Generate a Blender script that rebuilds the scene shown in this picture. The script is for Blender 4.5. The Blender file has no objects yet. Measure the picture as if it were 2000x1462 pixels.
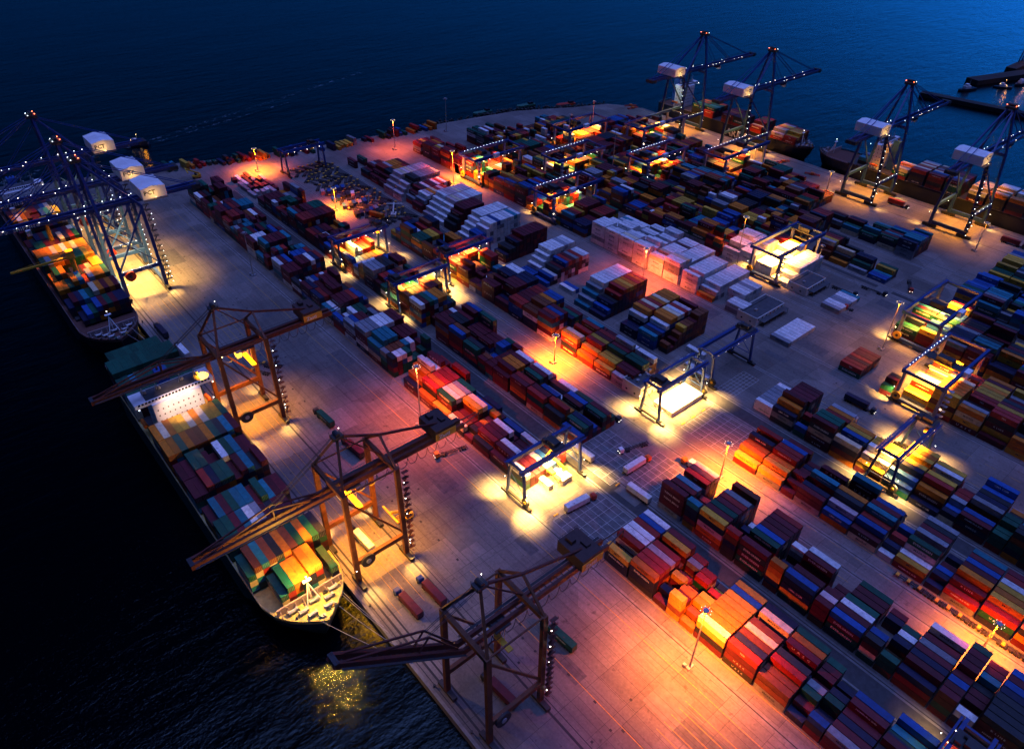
import bpy, bmesh, math, random
from mathutils import Vector, Matrix, Euler
from mathutils.bvhtree import BVHTree
R = math.radians
sc = bpy.context.scene
COL = sc.collection

# ------------------------------------------------------------------ camera
cam_d = bpy.data.cameras.new("camera"); cam = bpy.data.objects.new("camera", cam_d); COL.objects.link(cam)
cam.location = (0, 0, 240)
cam.rotation_euler = (0.919028399, -0.0144586044, -0.702479257)
cam_d.sensor_fit = 'HORIZONTAL'; cam_d.sensor_width = 36.0
cam_d.lens = 36.0 * 1431.95 / 2000.0
cam_d.clip_start = 1.0; cam_d.clip_end = 20000
sc.camera = cam

# ------------------------------------------------------------------ world / sky
W = bpy.data.worlds.new("World"); sc.world = W; W.use_nodes = True
nt = W.node_tree; nt.nodes.clear()
sky = nt.nodes.new('ShaderNodeTexSky'); sky.sky_type = 'NISHITA'; sky.sun_disc = False
sky.sun_elevation = R(4.0); sky.sun_rotation = R(80); sky.altitude = 0; sky.dust_density = 1.0; sky.ozone_density = 6.0
mulc = nt.nodes.new('ShaderNodeMix'); mulc.data_type = 'RGBA'; mulc.blend_type = 'MULTIPLY'; mulc.inputs[0].default_value = 1.0
mulc.inputs[7].default_value = (0.015, 0.40, 1.80, 1)
bg = nt.nodes.new('ShaderNodeBackground'); bg.inputs[1].default_value = 0.055
wo = nt.nodes.new('ShaderNodeOutputWorld')
bw0 = nt.nodes.new('ShaderNodeRGBToBW'); mxs = nt.nodes.new('ShaderNodeMix'); mxs.data_type = 'RGBA'; mxs.inputs[0].default_value = 0.97
nt.links.new(sky.outputs[0], bw0.inputs[0]); nt.links.new(sky.outputs[0], mxs.inputs[6]); nt.links.new(bw0.outputs[0], mxs.inputs[7])
nt.links.new(mxs.outputs[2], mulc.inputs[6]); tcw = nt.nodes.new('ShaderNodeTexCoord'); sep = nt.nodes.new('ShaderNodeSeparateXYZ'); nt.links.new(tcw.outputs['Generated'], sep.inputs[0])
mz = nt.nodes.new('ShaderNodeMapRange'); mz.interpolation_type = 'SMOOTHSTEP'; mz.inputs[1].default_value = 0.05; mz.inputs[2].default_value = 0.75; mz.inputs[3].default_value = 1.55; mz.inputs[4].default_value = 0.06
mx_ = nt.nodes.new('ShaderNodeMapRange'); mx_.inputs[1].default_value = 0.1; mx_.inputs[2].default_value = 1.0; mx_.inputs[3].default_value = 0.95; mx_.inputs[4].default_value = 1.05
mm = nt.nodes.new('ShaderNodeMath'); mm.operation = 'MULTIPLY'; nt.links.new(sep.outputs[2], mz.inputs[0]); nt.links.new(sep.outputs[0], mx_.inputs[0]); nt.links.new(mz.outputs[0], mm.inputs[0]); nt.links.new(mx_.outputs[0], mm.inputs[1])
mv = nt.nodes.new('ShaderNodeMix'); mv.data_type = 'RGBA'; mv.blend_type = 'MULTIPLY'; mv.inputs[0].default_value = 1.0; nt.links.new(mulc.outputs[2], mv.inputs[6]); nt.links.new(mm.outputs[0], mv.inputs[7])
nt.links.new(mv.outputs[2], bg.inputs[0]); nt.links.new(bg.outputs[0], wo.inputs[0])
sd = bpy.data.lights.new("sun", 'SUN'); sd.energy = 1.5; sd.angle = R(50); sd.color = (0.20, 0.28, 0.95)
so = bpy.data.objects.new("sun", sd); COL.objects.link(so); so.rotation_euler = (R(8), 0, R(60))
vs = sc.view_settings; vs.view_transform = 'Standard'; vs.look = 'None'; vs.exposure = 0.7; vs.gamma = 1.0
sc.render.engine = 'CYCLES'
sc.cycles.use_denoising = True
sc.cycles.max_bounces = 4; sc.cycles.diffuse_bounces = 2; sc.cycles.glossy_bounces = 2
sc.cycles.sample_clamp_indirect = 4.0; sc.cycles.sample_clamp_direct = 0.0
sc.cycles.caustics_reflective = False; sc.cycles.caustics_refractive = False

# ------------------------------------------------------------------ materials
MATS = {}
def mat(name, col, rough=0.6, metal=0.0, var=0.25, scale=0.6, bump=0.0, emit=None, spec=0.4):
    if name in MATS: return MATS[name]
    m = bpy.data.materials.new(name); m.use_nodes = True; MATS[name] = m
    t = m.node_tree; b = t.nodes['Principled BSDF']
    b.inputs['Roughness'].default_value = rough; b.inputs['Metallic'].default_value = metal
    b.inputs['Specular IOR Level'].default_value = spec
    if emit:
        b.inputs['Base Color'].default_value = (*col, 1)
        b.inputs['Emission Color'].default_value = (*emit[0], 1); b.inputs['Emission Strength'].default_value = emit[1]
        return m
    tc = t.nodes.new('ShaderNodeTexCoord'); n = t.nodes.new('ShaderNodeTexNoise')
    n.inputs['Scale'].default_value = scale; n.inputs['Detail'].default_value = 5; n.inputs['Roughness'].default_value = 0.65
    t.links.new(tc.outputs['Object'], n.inputs['Vector'])
    mr = t.nodes.new('ShaderNodeMapRange'); mr.inputs[1].default_value = 0.3; mr.inputs[2].default_value = 0.7
    mr.inputs[3].default_value = 1 - var; mr.inputs[4].default_value = 1 + var * 0.6
    t.links.new(n.outputs[0], mr.inputs[0])
    mx = t.nodes.new('ShaderNodeMix'); mx.data_type = 'RGBA'; mx.blend_type = 'MULTIPLY'; mx.inputs[0].default_value = 1
    mx.inputs[6].default_value = (*col, 1); t.links.new(mr.outputs[0], mx.inputs[7]); t.links.new(mx.outputs[2], b.inputs['Base Color'])
    if bump:
        bp = t.nodes.new('ShaderNodeBump'); bp.inputs['Strength'].default_value = bump
        t.links.new(n.outputs[0], bp.inputs['Height']); t.links.new(bp.outputs[0], b.inputs['Normal'])
    return m
def lampmat(name, col, s): return mat(name, (0.8, 0.8, 0.8), emit=(col, s))

M_blue = mat('crane_blue_paint', (0.012, 0.045, 0.21), 0.45)
M_orng = mat('crane_rust_orange_paint', (0.13, 0.043, 0.018), 0.6, var=0.4, scale=0.4)
M_boom = mat('crane_maroon_boom', (0.10, 0.025, 0.018), 0.6, var=0.4)
M_dark = mat('dark_grease_steel', (0.03, 0.03, 0.035), 0.6)
M_steel = mat('galvanised_steel', (0.35, 0.36, 0.38), 0.5, 0.3)
M_white = mat('white_paint', (0.82, 0.84, 0.86), 0.5, var=0.12, scale=0.3)
M_lglass = mat('cab_glass', (0.02, 0.03, 0.04), 0.1)
M_rubber = mat('tyre_rubber', (0.02, 0.02, 0.02), 0.8)
M_red = mat('red_paint', (0.45, 0.04, 0.02), 0.5)
M_yel = mat('yellow_paint', (0.62, 0.36, 0.03), 0.5)
M_orcab = mat('orange_cab_paint', (0.6, 0.14, 0.02), 0.45)
M_roof = mat('roof_bitumen', (0.07, 0.075, 0.085), 0.85, var=0.35, scale=0.35)
M_wall = mat('rendered_wall', (0.62, 0.60, 0.56), 0.8, var=0.12, scale=0.3)
M_green = mat('deck_green', (0.03, 0.14, 0.10), 0.6)
M_deck = mat('deck_buff', (0.42, 0.34, 0.10), 0.7, var=0.4, scale=0.5)
M_hull = mat('hull_dark', (0.012, 0.016, 0.03), 0.4)
M_hull2 = mat('hull_green', (0.02, 0.06, 0.05), 0.45, var=0.5, scale=0.15)
M_rock = mat('rock', (0.035, 0.035, 0.035), 0.9, var=0.5, scale=0.6)
M_text_w = mat('white_lettering', (0.75, 0.75, 0.75), 0.6, var=0.1)
M_text_k = mat('dark_lettering', (0.02, 0.03, 0.06), 0.6, var=0.1)
E_warm = lampmat('lamp_warm', (1.0, 0.62, 0.22), 7)
E_white = lampmat('lamp_white', (1.0, 0.92, 0.78), 9)
E_cool = lampmat('lamp_cool', (0.8, 0.92, 1.0), 7)
E_red = lampmat('lamp_red', (1.0, 0.12, 0.03), 12)
E_sod = lampmat('lamp_sodium', (1.0, 0.72, 0.45), 1.6)

# ------------------------------------------------------------------ mesh helpers
class MB:
    def __init__(s): s.v = []; s.f = []; s.c = []
    def box(s, x0, x1, y0, y1, z0, z1, col=None):
        b = len(s.v)
        s.v += [(x0,y0,z0),(x1,y0,z0),(x1,y1,z0),(x0,y1,z0),(x0,y0,z1),(x1,y0,z1),(x1,y1,z1),(x0,y1,z1)]
        s.f += [(b,b+3,b+2,b+1),(b+4,b+5,b+6,b+7),(b,b+1,b+5,b+4),(b+1,b+2,b+6,b+5),(b+2,b+3,b+7,b+6),(b+3,b,b+4,b+7)]
        if col: s.c += [col]*6
        return s
    def beam(s, a, b, w, h=None, up=(0,0,1)):
        h = h or w; a = Vector(a); b = Vector(b); d = (b-a)
        if d.length < 1e-6: return s
        d.normalize(); u = Vector(up)
        if abs(d.dot(u)) > 0.98: u = Vector((0,1,0))
        sd_ = d.cross(u).normalized(); u = sd_.cross(d).normalized()
        n = len(s.v)
        for p in (a, b):
            for i, j in ((-1,-1),(1,-1),(1,1),(-1,1)):
                s.v.append(tuple(p + sd_*(w/2*i) + u*(h/2*j)))
        s.f += [(n,n+3,n+2,n+1),(n+4,n+5,n+6,n+7),(n,n+1,n+5,n+4),(n+1,n+2,n+6,n+5),(n+2,n+3,n+7,n+6),(n+3,n,n+4,n+7)]
        return s
    def cyl(s, a, b, r, n=8, r2=None):
        a = Vector(a); b = Vector(b); d = (b-a).normalized(); r2 = r if r2 is None else r2
        u = Vector((0,0,1)) if abs(d.z) < 0.9 else Vector((0,1,0))
        e = d.cross(u).normalized(); g = e.cross(d).normalized(); k = len(s.v)
        for p, rr in ((a, r), (b, r2)):
            for i in range(n):
                t = 2*math.pi*i/n; s.v.append(tuple(p + e*(rr*math.cos(t)) + g*(rr*math.sin(t))))
        for i in range(n):
            j = (i+1) % n; s.f.append((k+i, k+j, k+n+j, k+n+i))
        s.f.append(tuple(k+i for i in reversed(range(n)))); s.f.append(tuple(k+n+i for i in range(n)))
        return s
    def poly(s, pts):
        k = len(s.v); s.v += [tuple(p) for p in pts]; s.f.append(tuple(range(k, k+len(pts)))); return s
    def prism(s, pts, z0, z1):
        k = len(s.v); n = len(pts)
        s.v += [(p[0],p[1],z0) for p in pts] + [(p[0],p[1],z1) for p in pts]
        s.f.append(tuple(k+i for i in reversed(range(n)))); s.f.append(tuple(k+n+i for i in range(n)))
        for i in range(n):
            j = (i+1) % n; s.f.append((k+i, k+j, k+n+j, k+n+i))
        return s
    def mesh(s, name, m):
        me = bpy.data.meshes.new(name); me.from_pydata(s.v, [], s.f); me.materials.append(m)
        if s.c:
            a = me.color_attributes.new("Col", 'FLOAT_COLOR', 'CORNER')
            vals = []
            for p in me.polygons: vals += list(s.c[p.index]) * p.loop_total
            a.data.foreach_set('color', vals)
        me.update(); return me
    def build(s, name, m, parent=None, loc=(0,0,0)):
        return link(name, s.mesh(name, m), parent, loc)
def link(name, me, parent=None, loc=(0,0,0), rz=0):
    o = bpy.data.objects.new(name, me); COL.objects.link(o); o.location = loc; o.rotation_euler = (0,0,rz)
    if parent: o.parent = parent
    return o
def tag(o, label=None, cat=None, group=None, kind=None):
    if label: o['label'] = label
    if cat: o['category'] = cat
    if group: o['group'] = group
    if kind: o['kind'] = kind
    return o
def thing(name, label, cat, loc=(0,0,0), rz=0, group=None):
    o = bpy.data.objects.new(name, None); COL.objects.link(o); o.location = loc; o.rotation_euler = (0,0,rz)
    o.empty_display_size = 0.5
    return tag(o, label, cat, group)
def copy_tree(o, parent=None):
    c = o.copy(); COL.objects.link(c); c.parent = parent
    for ch in list(o.children): copy_tree(ch, c)
    return c
TXT = {}
def text_mesh(s, size, m, bold=0.0, spacing=1.0):
    key = (s, size, m.name, bold, spacing)
    if key in TXT: return TXT[key]
    cu = bpy.data.curves.new("t", 'FONT'); cu.body = s; cu.size = size; cu.align_x = 'CENTER'; cu.align_y = 'CENTER'
    cu.resolution_u = 1; cu.offset = bold; cu.space_character = spacing
    ob = bpy.data.objects.new("t", cu); COL.objects.link(ob)
    dg = bpy.context.evaluated_depsgraph_get(); me = bpy.data.meshes.new_from_object(ob.evaluated_get(dg))
    bpy.data.objects.remove(ob); me.materials.clear(); me.materials.append(m); me.name = 'lettering'
    TXT[key] = me; return me
ROT_W = Matrix(((0,0,-1),(-1,0,0),(0,1,0))).to_euler()      # reads on a face that looks to -x
ROT_S = Euler((R(90),0,0))                                   # reads on a face that looks to -y
def lettering(s, size, m, parent, loc, rot, bold=0.0, spacing=1.0):
    o = bpy.data.objects.new('lettering', text_mesh(s, size, m, bold, spacing)); COL.objects.link(o)
    o.parent = parent; o.location = loc; o.rotation_euler = rot; return o
def light(kind, loc, e, col, parent=None, size=1.0, rot=(0,0,0), spot=None, blend=0.5, name='lamp_light'):
    l = bpy.data.lights.new(name, kind); l.energy = e*2.6; l.color = col
    if kind == 'POINT': l.shadow_soft_size = size
    if kind == 'SPOT': l.shadow_soft_size = size; l.spot_size = R(spot or 90); l.spot_blend = blend
    if kind == 'AREA':
        if isinstance(size, tuple): l.shape = 'RECTANGLE'; l.size = size[0]; l.size_y = size[1]
        else: l.size = size
        l.spread = R(95)
    o = bpy.data.objects.new(name, l); COL.objects.link(o); o.location = loc; o.rotation_euler = rot
    if parent: o.parent = parent
    return o
C_SOD = (1.0, 0.27, 0.0); C_WARM = (1.0, 0.34, 0.006); C_WHT = (1.0, 0.52, 0.11); C_PINK = (1.0, 0.17, 0.06)

# ------------------------------------------------------------------ ground, quay, water
def nodes_ground():
    m = bpy.data.materials.new('yard_concrete'); m.use_nodes = True; t = m.node_tree; b = t.nodes['Principled BSDF']
    b.inputs['Roughness'].default_value = 0.75; b.inputs['Specular IOR Level'].default_value = 0.25
    N = t.nodes.new; L = t.links.new
    tc = N('ShaderNodeTexCoord')
    def noise(scale, det, vec=None, rough=0.6):
        n = N('ShaderNodeTexNoise'); n.inputs['Scale'].default_value = scale; n.inputs['Detail'].default_value = det
        n.inputs['Roughness'].default_value = rough; L(vec or tc.outputs['Object'], n.inputs['Vector']); return n.outputs[0]
    def mapr(i, a, b_, c, d):
        r = N('ShaderNodeMapRange'); r.inputs[1].default_value = a; r.inputs[2].default_value = b_; r.inputs[3].default_value = c; r.inputs[4].default_value = d
        L(i, r.inputs[0]); return r.outputs[0]
    def mul(a, b_):
        x = N('ShaderNodeMath'); x.operation = 'MULTIPLY'; L(a, x.inputs[0])
        if isinstance(b_, float): x.inputs[1].default_value = b_
        else: L(b_, x.inputs[1])
        return x.outputs[0]
    # cast slabs of uneven age
    br = N('ShaderNodeTexBrick'); br.offset = 0.37; br.inputs['Scale'].default_value = 1.0
    br.inputs['Brick Width'].default_value = 11.0; br.inputs['Row Height'].default_value = 17.0
    br.inputs['Mortar Size'].default_value = 0.09; br.inputs['Mortar Smooth'].default_value = 0.2
    br.inputs['Color1'].default_value = (0.155,)*3+(1,); br.inputs['Color2'].default_value = (0.21,)*3+(1,); br.inputs['Mortar'].default_value = (0.085,)*3+(1,)
    L(tc.outputs['Object'], br.inputs['Vector'])
    bw = N('ShaderNodeRGBToBW'); L(br.outputs[0], bw.inputs[0])
    mp = N('ShaderNodeMapping'); mp.inputs['Scale'].default_value = (1.0, 0.06, 1.0); L(tc.outputs['Object'], mp.inputs['Vector'])
    streak = mapr(noise(0.55, 4, mp.outputs[0]), 0.32, 0.62, 0.86, 1.05)
    big = mapr(noise(0.035, 5), 0.3, 0.7, 0.72, 1.2)
    fine = mapr(noise(0.9, 6, None, 0.75), 0.3, 0.75, 0.72, 1.18)
    spots = mapr(noise(0.28, 3), 0.62, 0.72, 1.0, 0.55)
    mp2 = N('ShaderNodeMapping'); mp2.inputs['Scale'].default_value = (1.0, 0.012, 1.0); mp2.inputs['Rotation'].default_value = (0,0,R(1.5)); L(tc.outputs['Object'], mp2.inputs['Vector'])
    tyre = mapr(noise(1.4, 3, mp2.outputs[0], .8), 0.60, 0.68, 1.0, 0.66)
    mp3 = N('ShaderNodeMapping'); mp3.inputs['Scale'].default_value = (0.05, 1.0, 1.0); mp3.inputs['Rotation'].default_value = (0,0,R(-8)); L(tc.outputs['Object'], mp3.inputs['Vector'])
    tyre2 = mapr(noise(0.5, 3, mp3.outputs[0], .8), 0.64, 0.72, 1.0, 0.78)
    patch = N('ShaderNodeTexVoronoi'); patch.inputs['Scale'].default_value = 0.028; patch.distance = 'CHEBYCHEV'; L(tc.outputs['Object'], patch.inputs['Vector'])
    pw = N('ShaderNodeRGBToBW'); L(patch.outputs['Color'], pw.inputs[0]); pt = mapr(pw.outputs[0], 0.1, 0.9, 0.80, 1.12)
    v = mul(mul(mul(mul(mul(mul(mul(bw.outputs[0], streak), big), fine), spots), tyre), tyre2), pt)
    cc = N('ShaderNodeCombineColor'); L(v, cc.inputs[0]); L(mul(v, 0.90), cc.inputs[1]); L(mul(v, 0.84), cc.inputs[2])
    L(cc.outputs[0], b.inputs['Base Color'])
    return m
M_ground = nodes_ground()
land = [(69,-260),(604,-260),(604,500),(598,516),(586,532),(552,545),(494,574),(417,588),(347,598),(279,609),(216,628),(174,645),(69,668)]
tag(MB().prism(land, -9, 0).build('ground', M_ground), kind='structure')
def water():
    m = bpy.data.materials.new('harbour_water'); m.use_nodes = True; t = m.node_tree; b = t.nodes['Principled BSDF']
    b.inputs['Base Color'].default_value = (0.0, 0.0006, 0.002, 1); b.inputs['Roughness'].default_value = 0.12
    b.inputs['IOR'].default_value = 1.33; b.inputs['Specular IOR Level'].default_value = 0.75; b.inputs['Specular Tint'].default_value = (0.55, 0.74, 0.66, 1)
    N = t.nodes.new; L = t.links.new; tc = N('ShaderNodeTexCoord')
    mp = N('ShaderNodeMapping'); mp.inputs['Rotation'].default_value = (0,0,R(25)); mp.inputs['Scale'].default_value = (0.35, 1.0, 1.0); L(tc.outputs['Object'], mp.inputs['Vector'])
    n1 = N('ShaderNodeTexNoise'); n1.inputs['Scale'].default_value = 0.11; n1.inputs['Detail'].default_value = 8; n1.inputs['Roughness'].default_value = 0.62; L(mp.outputs[0], n1.inputs['Vector'])
    n2 = N('ShaderNodeTexNoise'); n2.inputs['Scale'].default_value = 0.012; n2.inputs['Detail'].default_value = 3; L(mp.outputs[0], n2.inputs['Vector'])
    n3 = N('ShaderNodeTexNoise'); n3.inputs['Scale'].default_value = 0.7; n3.inputs['Detail'].default_value = 3; L(tc.outputs['Object'], n3.inputs['Vector'])
    ad0 = N('ShaderNodeMath'); ad0.operation = 'MULTIPLY_ADD'; L(n3.outputs[0], ad0.inputs[0]); ad0.inputs[1].default_value = .22; L(n1.outputs[0], ad0.inputs[2])
    ad = N('ShaderNodeMath'); ad.operation = 'MULTIPLY_ADD'; L(n2.outputs[0], ad.inputs[0]); ad.inputs[1].default_value = 1.5; L(ad0.outputs[0], ad.inputs[2])
    bp = N('ShaderNodeBump'); bp.inputs['Strength'].default_value = 0.33; bp.inputs['Distance'].default_value = 2.2
    L(ad.outputs[0], bp.inputs['Height']); L(bp.outputs[0], b.inputs['Normal']); return m
tag(MB().poly([(-5000,-3000,-3.2),(7000,-3000,-3.2),(7000,7000,-3.2),(-5000,7000,-3.2)]).build('water', water()), kind='structure')

# markings, rails, coping
def strip(name, rects, m, z=0.004, kind='structure'):
    b = MB()
    for x0, x1, y0, y1 in rects: b.box(x0, x1, y0, y1, z-0.004+0.001, z)
    return tag(b.build(name, m), kind=kind)
M_line = mat('marking_yellow', (0.50, 0.30, 0.05), 0.8, var=0.5, scale=1.5)
M_linew = mat('marking_white', (0.50, 0.50, 0.48), 0.8, var=0.5, scale=1.5)
M_slot = mat('rail_slot', (0.025, 0.025, 0.03), 0.7)
M_beam = mat('runway_beam_concrete', (0.19, 0.185, 0.18), 0.8, var=0.35, scale=0.3)
M_asph = mat('asphalt', (0.055, 0.055, 0.06), 0.9, var=0.3, scale=0.5)
RAILS_A = [148.3, 181.7, 191.8, 226.8, 236.3, 270, 280, 314.5]
RAILS_B = [347, 391, 399.5, 444.5, 454, 499, 509, 563]
strip('rail_beam', [(x-1.1, x+1.1, -200, 560) for x in RAILS_A if x > 160 or 1] , M_beam, 0.006)
strip('rail_beam', [(x-1.2, x+1.2, -200, 470) for x in RAILS_B] , M_beam, 0.006)
strip('crane_rail', [(72.1, 72.9, -200, 640), (94.1, 94.9, -200, 640)], M_slot, 0.010)
strip('crane_rail', [(x-.22, x+.22, -200, 560) for x in RAILS_A] + [(x-.2, x+.2, -200, 470) for x in RAILS_B] + [(565.6,566.4,-200,500),(597.6,598.4,-200,500)], M_slot, 0.012)
strip('cable_trench', [(74.6, 75.3, -200, 640), (70.4, 70.7, -200, 640), (96.8, 97.1, -200, 640)], M_slot, 0.010)
b = MB(); b.box(68.2, 69.4, -260, 668, -3, 0.25); b.box(603.6, 604.8, -260, 500, -3, 0.25)
tag(b.build('kerb', M_beam), kind='structure')
strip('road_marking', [(x, x+.22, -120, 60) for x in (118,121.8,125.6,129.4,133)] + [(x, x+.2, 330, 400) for x in (103,106,110,113)] + [(109.5,109.75,-120,150),(139.5,139.7,-120,560)], M_line, 0.009)
strip('road_marking', [(x, x+.15, 150, 430) for x in (77,80.5,84,87.5,91)], M_line, 0.009)
dr = [(108.6, 109.4, y, y+1.2) for y in range(-90, 600, 13)]
strip('drain_grate', dr, M_slot, 0.008)
g = []
for (x0, x1, y0, y1) in ((153,180,122,148),(187,214,147,174),(195,221,122,147),(243,268,122,152),(283,306,150,160)):
    for i in range(9):
        x = x0 + (x1-x0)*i/8; g.append((x-.08, x+.08, y0, y1))
    for i in range(6):
        y = y0 + (y1-y0)*i/5; g.append((x0, x1, y-.07, y+.07))
strip('parking_marking', g, M_linew, 0.014)
strip('asphalt_patch', [(153,180,122,148),(195,221,122,147),(187,214,147,174)], mat('worn_asphalt', (0.13,0.13,0.14), 0.9, var=0.5, scale=0.25), 0.011)
strip('asphalt_lane', [(182.9,190.6,-200,560),(271.2,278.8,-200,560),(449,452.7,-200,470)], M_asph, 0.005)
yb = MB()
for x, y in ((156,149.5),(164,149.5),(172,149.5),(190,145),(198,148.5),(206,148.5),(214,148.5),(246,153),(254,153),(262,153),(187,175),(200,176),(225,176),(160,120),(222,124)):
    yb.box(x-1.3, x+1.3, y-.35, y+.35, 0, 0.35)
tag(yb.build('lane_divider_kerb', M_yel), kind='structure')
strip('road_marking', [(155.0-.9, 155.0-.7, -120, 121),(155.0-.9,155.0-.7,180,560),(242.2,242.4,-60,122),(242.2,242.4,190,470)], M_line, 0.009)

rp = random.Random(11)
strip('expansion_joint', [(x-.05, x+.05, -200, 620) for x in (99.5,102.8,112.2,116.4,123.6,127.4,131.2,136.6,141.5,146.0)] + [(97.3,153,y,y+.1) for y in range(-110,620,26)], M_slot, 0.0075)
M_patch = mat('repair_patch', (0.10,0.10,0.105), 0.9, var=0.35, scale=0.5); M_patch2 = mat('new_concrete_patch', (0.15,0.145,0.14), 0.8, var=0.25, scale=0.4)
strip('repair_patch', [(x, x+rp.uniform(4,13), y, y+rp.uniform(5,24)) for x, y in ((119,236),(103,330),(126,190),(108,88),(121,36),(133,140),(99,205),(128,372),(105,470),(137,300),(117,-10),(203,158),(226,150),(330,150),(352,140),(336,204),(395,150),(430,140),(388,300),(573,200))], M_patch, 0.0062)
strip('repair_patch', [(x, x+rp.uniform(5,16), y, y+rp.uniform(6,20)) for x, y in ((130,222),(100,140),(122,58),(112,160),(126,420),(101,260),(186,131),(322,178),(360,100),(440,150),(580,300),(575,110))], M_patch2, 0.0066)
mh = MB()
for k in range(46): x, y = rp.choice((98.5,106,119,124,135,229,328,336,392)), rp.uniform(-60,560); mh.box(x-.45, x+.45, y-.45, y+.45, 0.001, 0.02)
tag(mh.build('manhole_cover', M_slot), kind='structure')
strip('road_marking', [(x, x+.18, y, y+5) for x in (221.5,228.5,235.5,318,326.5,333.5) for y in range(180,470,11)] + [(x, x+.18, y, y+5) for x in (221.5,235,310,316,325,334) for y in range(-60,118,11)], M_line, 0.0095)

# ------------------------------------------------------------------ containers
PAL = dict(m=(.105,.008,.018), r=(.30,.018,.016), d=(.17,.045,.016), o=(.55,.16,.008), y=(.58,.33,.03), c=(.70,.58,.38), w=(.78,.80,.82),
           p=(.55,.42,.45), b=(.012,.075,.30), n=(.010,.013,.05), g=(.004,.08,.05), t=(.015,.18,.25), k=(.020,.023,.03), s=(.24,.26,.30))
CNAME = dict(m='maroon', r='dark red', d='rust brown', o='orange', y='yellow', c='cream', w='white', p='pale pink', b='bright blue', n='navy', g='green', t='turquoise', k='charcoal', s='grey')
TH, CW, RP = 3.1, 2.80, 3.12
CELLS = []
def cell(x, y, z, col, L40=True, blk='', bay=0, row=0, tier=0, yaw=0.0, note=None, top=False):
    CELLS.append(dict(x=x, y=y, z=z, c=col, L=12.25 if L40 else 6.05, blk=blk, bay=bay, row=row, tier=tier, yaw=yaw, note=note, top=top))
rnd = random.Random(7)
MIX = 'mmmmmmmmrrrddnbgggttkkswwwoooyyc'
MIXR = 'mmmmmrrrrdonnbgtwk'
MIXG = 'gggtttbbkkmmnswwy'
MIXW = 'wwwwwwwwwswww'
def pick(p): return rnd.choice(p)
def bay(blk, bi, x0, yfar, spec, L40=True, low=None):
    """spec: one 'colour+height' token per row, counted from the row nearest the sea on the camera side"""
    for r_, tk in enumerate(spec.split()):
        if tk[0] == '-':
            h = int(tk[1:] or 0); c = pick('mknmd')
        else: h = int(tk[1:] or 1); c = tk[0]
        L = 12.25 if L40 else 6.05
        for k in range(h):
            cc = c if k == h-1 else (low or (lambda: pick('mmmrdnkkgomsc')))()
            cell(x0 + RP*r_ + RP/2, yfar - L/2 - 0.3, k*TH, cc, L40, blk, bi, r_, k, top=(k == h-1))
def auto(blk, bi, x0, yfar, nrow, hbase, pal, L40=True, empty=0.08, run=True, amp=1):
    c = pick(pal); toks = []
    hb = hbase + rnd.choice((-amp, 0, 0, amp)) if amp else hbase
    h = hb
    for r_ in range(nrow):
        if not run or rnd.random() < 0.62: c = pick(pal)
        if rnd.random() < 0.42: h = max(2, min(5, hb + rnd.choice((-2,-1,0,1,1)) )) if amp else hb
        toks.append('-%d' % rnd.choice((0,0,1)) if rnd.random() < empty else c + str(h))
    lp = pal
    bay(blk, bi, x0, yfar, ' '.join(toks), L40, low=lambda: pick(lp))
def run_block(blk, x0, ytop, ybot, nrow, hbase, pal, bi0=0, p20=0.22, gap=0.0, empty=0.04, amp=1):
    y = ytop; bi = bi0
    while y - 13 > ybot - 0.5:
        if rnd.random() < gap: y -= 13; bi += 1; continue
        if rnd.random() < p20:
            auto(blk, bi, x0, y, nrow, hbase-(1 if amp else 0), pal, False, empty, amp=amp); auto(blk, bi+1, x0, y-6.5, nrow, hbase-(1 if amp else 0), pal, False, empty, amp=amp); bi += 2
        else:
            auto(blk, bi, x0, y, nrow, hbase, pal, True, empty, amp=amp); bi += 1
        y -= 12.95
    return bi
X1, X2, X3, X4 = 155.0, 194.0, 243.0, 282.0
# --- first lane, near the camera
N1 = 'block beside the lower apron'
bay(N1, 0, X1, 120.4, 'y3 -0 r4 w4 w4 r4 b4 w4')
bay(N1, 1, X1, 107.4, 'o4 r4 r4 p4 r4 -2 y4 m4')
bay(N1, 2, X1, 94.4, 'm1 n2 -1 y3 r2 -1 s3 r3', False)
bay(N1, 3, X1, 87.9, 'y4 m3 o3 o2 -1 r3 r3 -1', False)
bay(N1, 4, X1, 81.4, 'o1 d2 o3 y3 y1 r2 y1 -1', False)
bay(N1, 5, X1, 74.7, 'c4 o4 o4 o4 y4 y4 b4 y4')
bay(N1, 6, X1, 61.7, 'r4 n4 d4 c4 d4 -2 c4 n4')
bay(N1, 7, X1, 48.7, 'd3 d3 r4 k4 -2 m4 o4 g4')
bay(N1, 8, X1, 35.8, 'n1 m2 g3 s3 -2 m3 m3 g3', False)
bay(N1, 9, X1, 29.3, 'b3 n2 -1 g3 n3 -1 n2 -1', False)
bay(N1, 10, X1, 22.8, 's3 m3 n3 m3 m4 b4 n2 -1')
bay(N1, 11, X1, 9.9, 'm3 d3 k3 m4 n3 g2 t2 b3')
run_block(N1, X1, -3.1, -110, 8, 4, 'mmmmmnnbkgtmds', 12)
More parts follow.
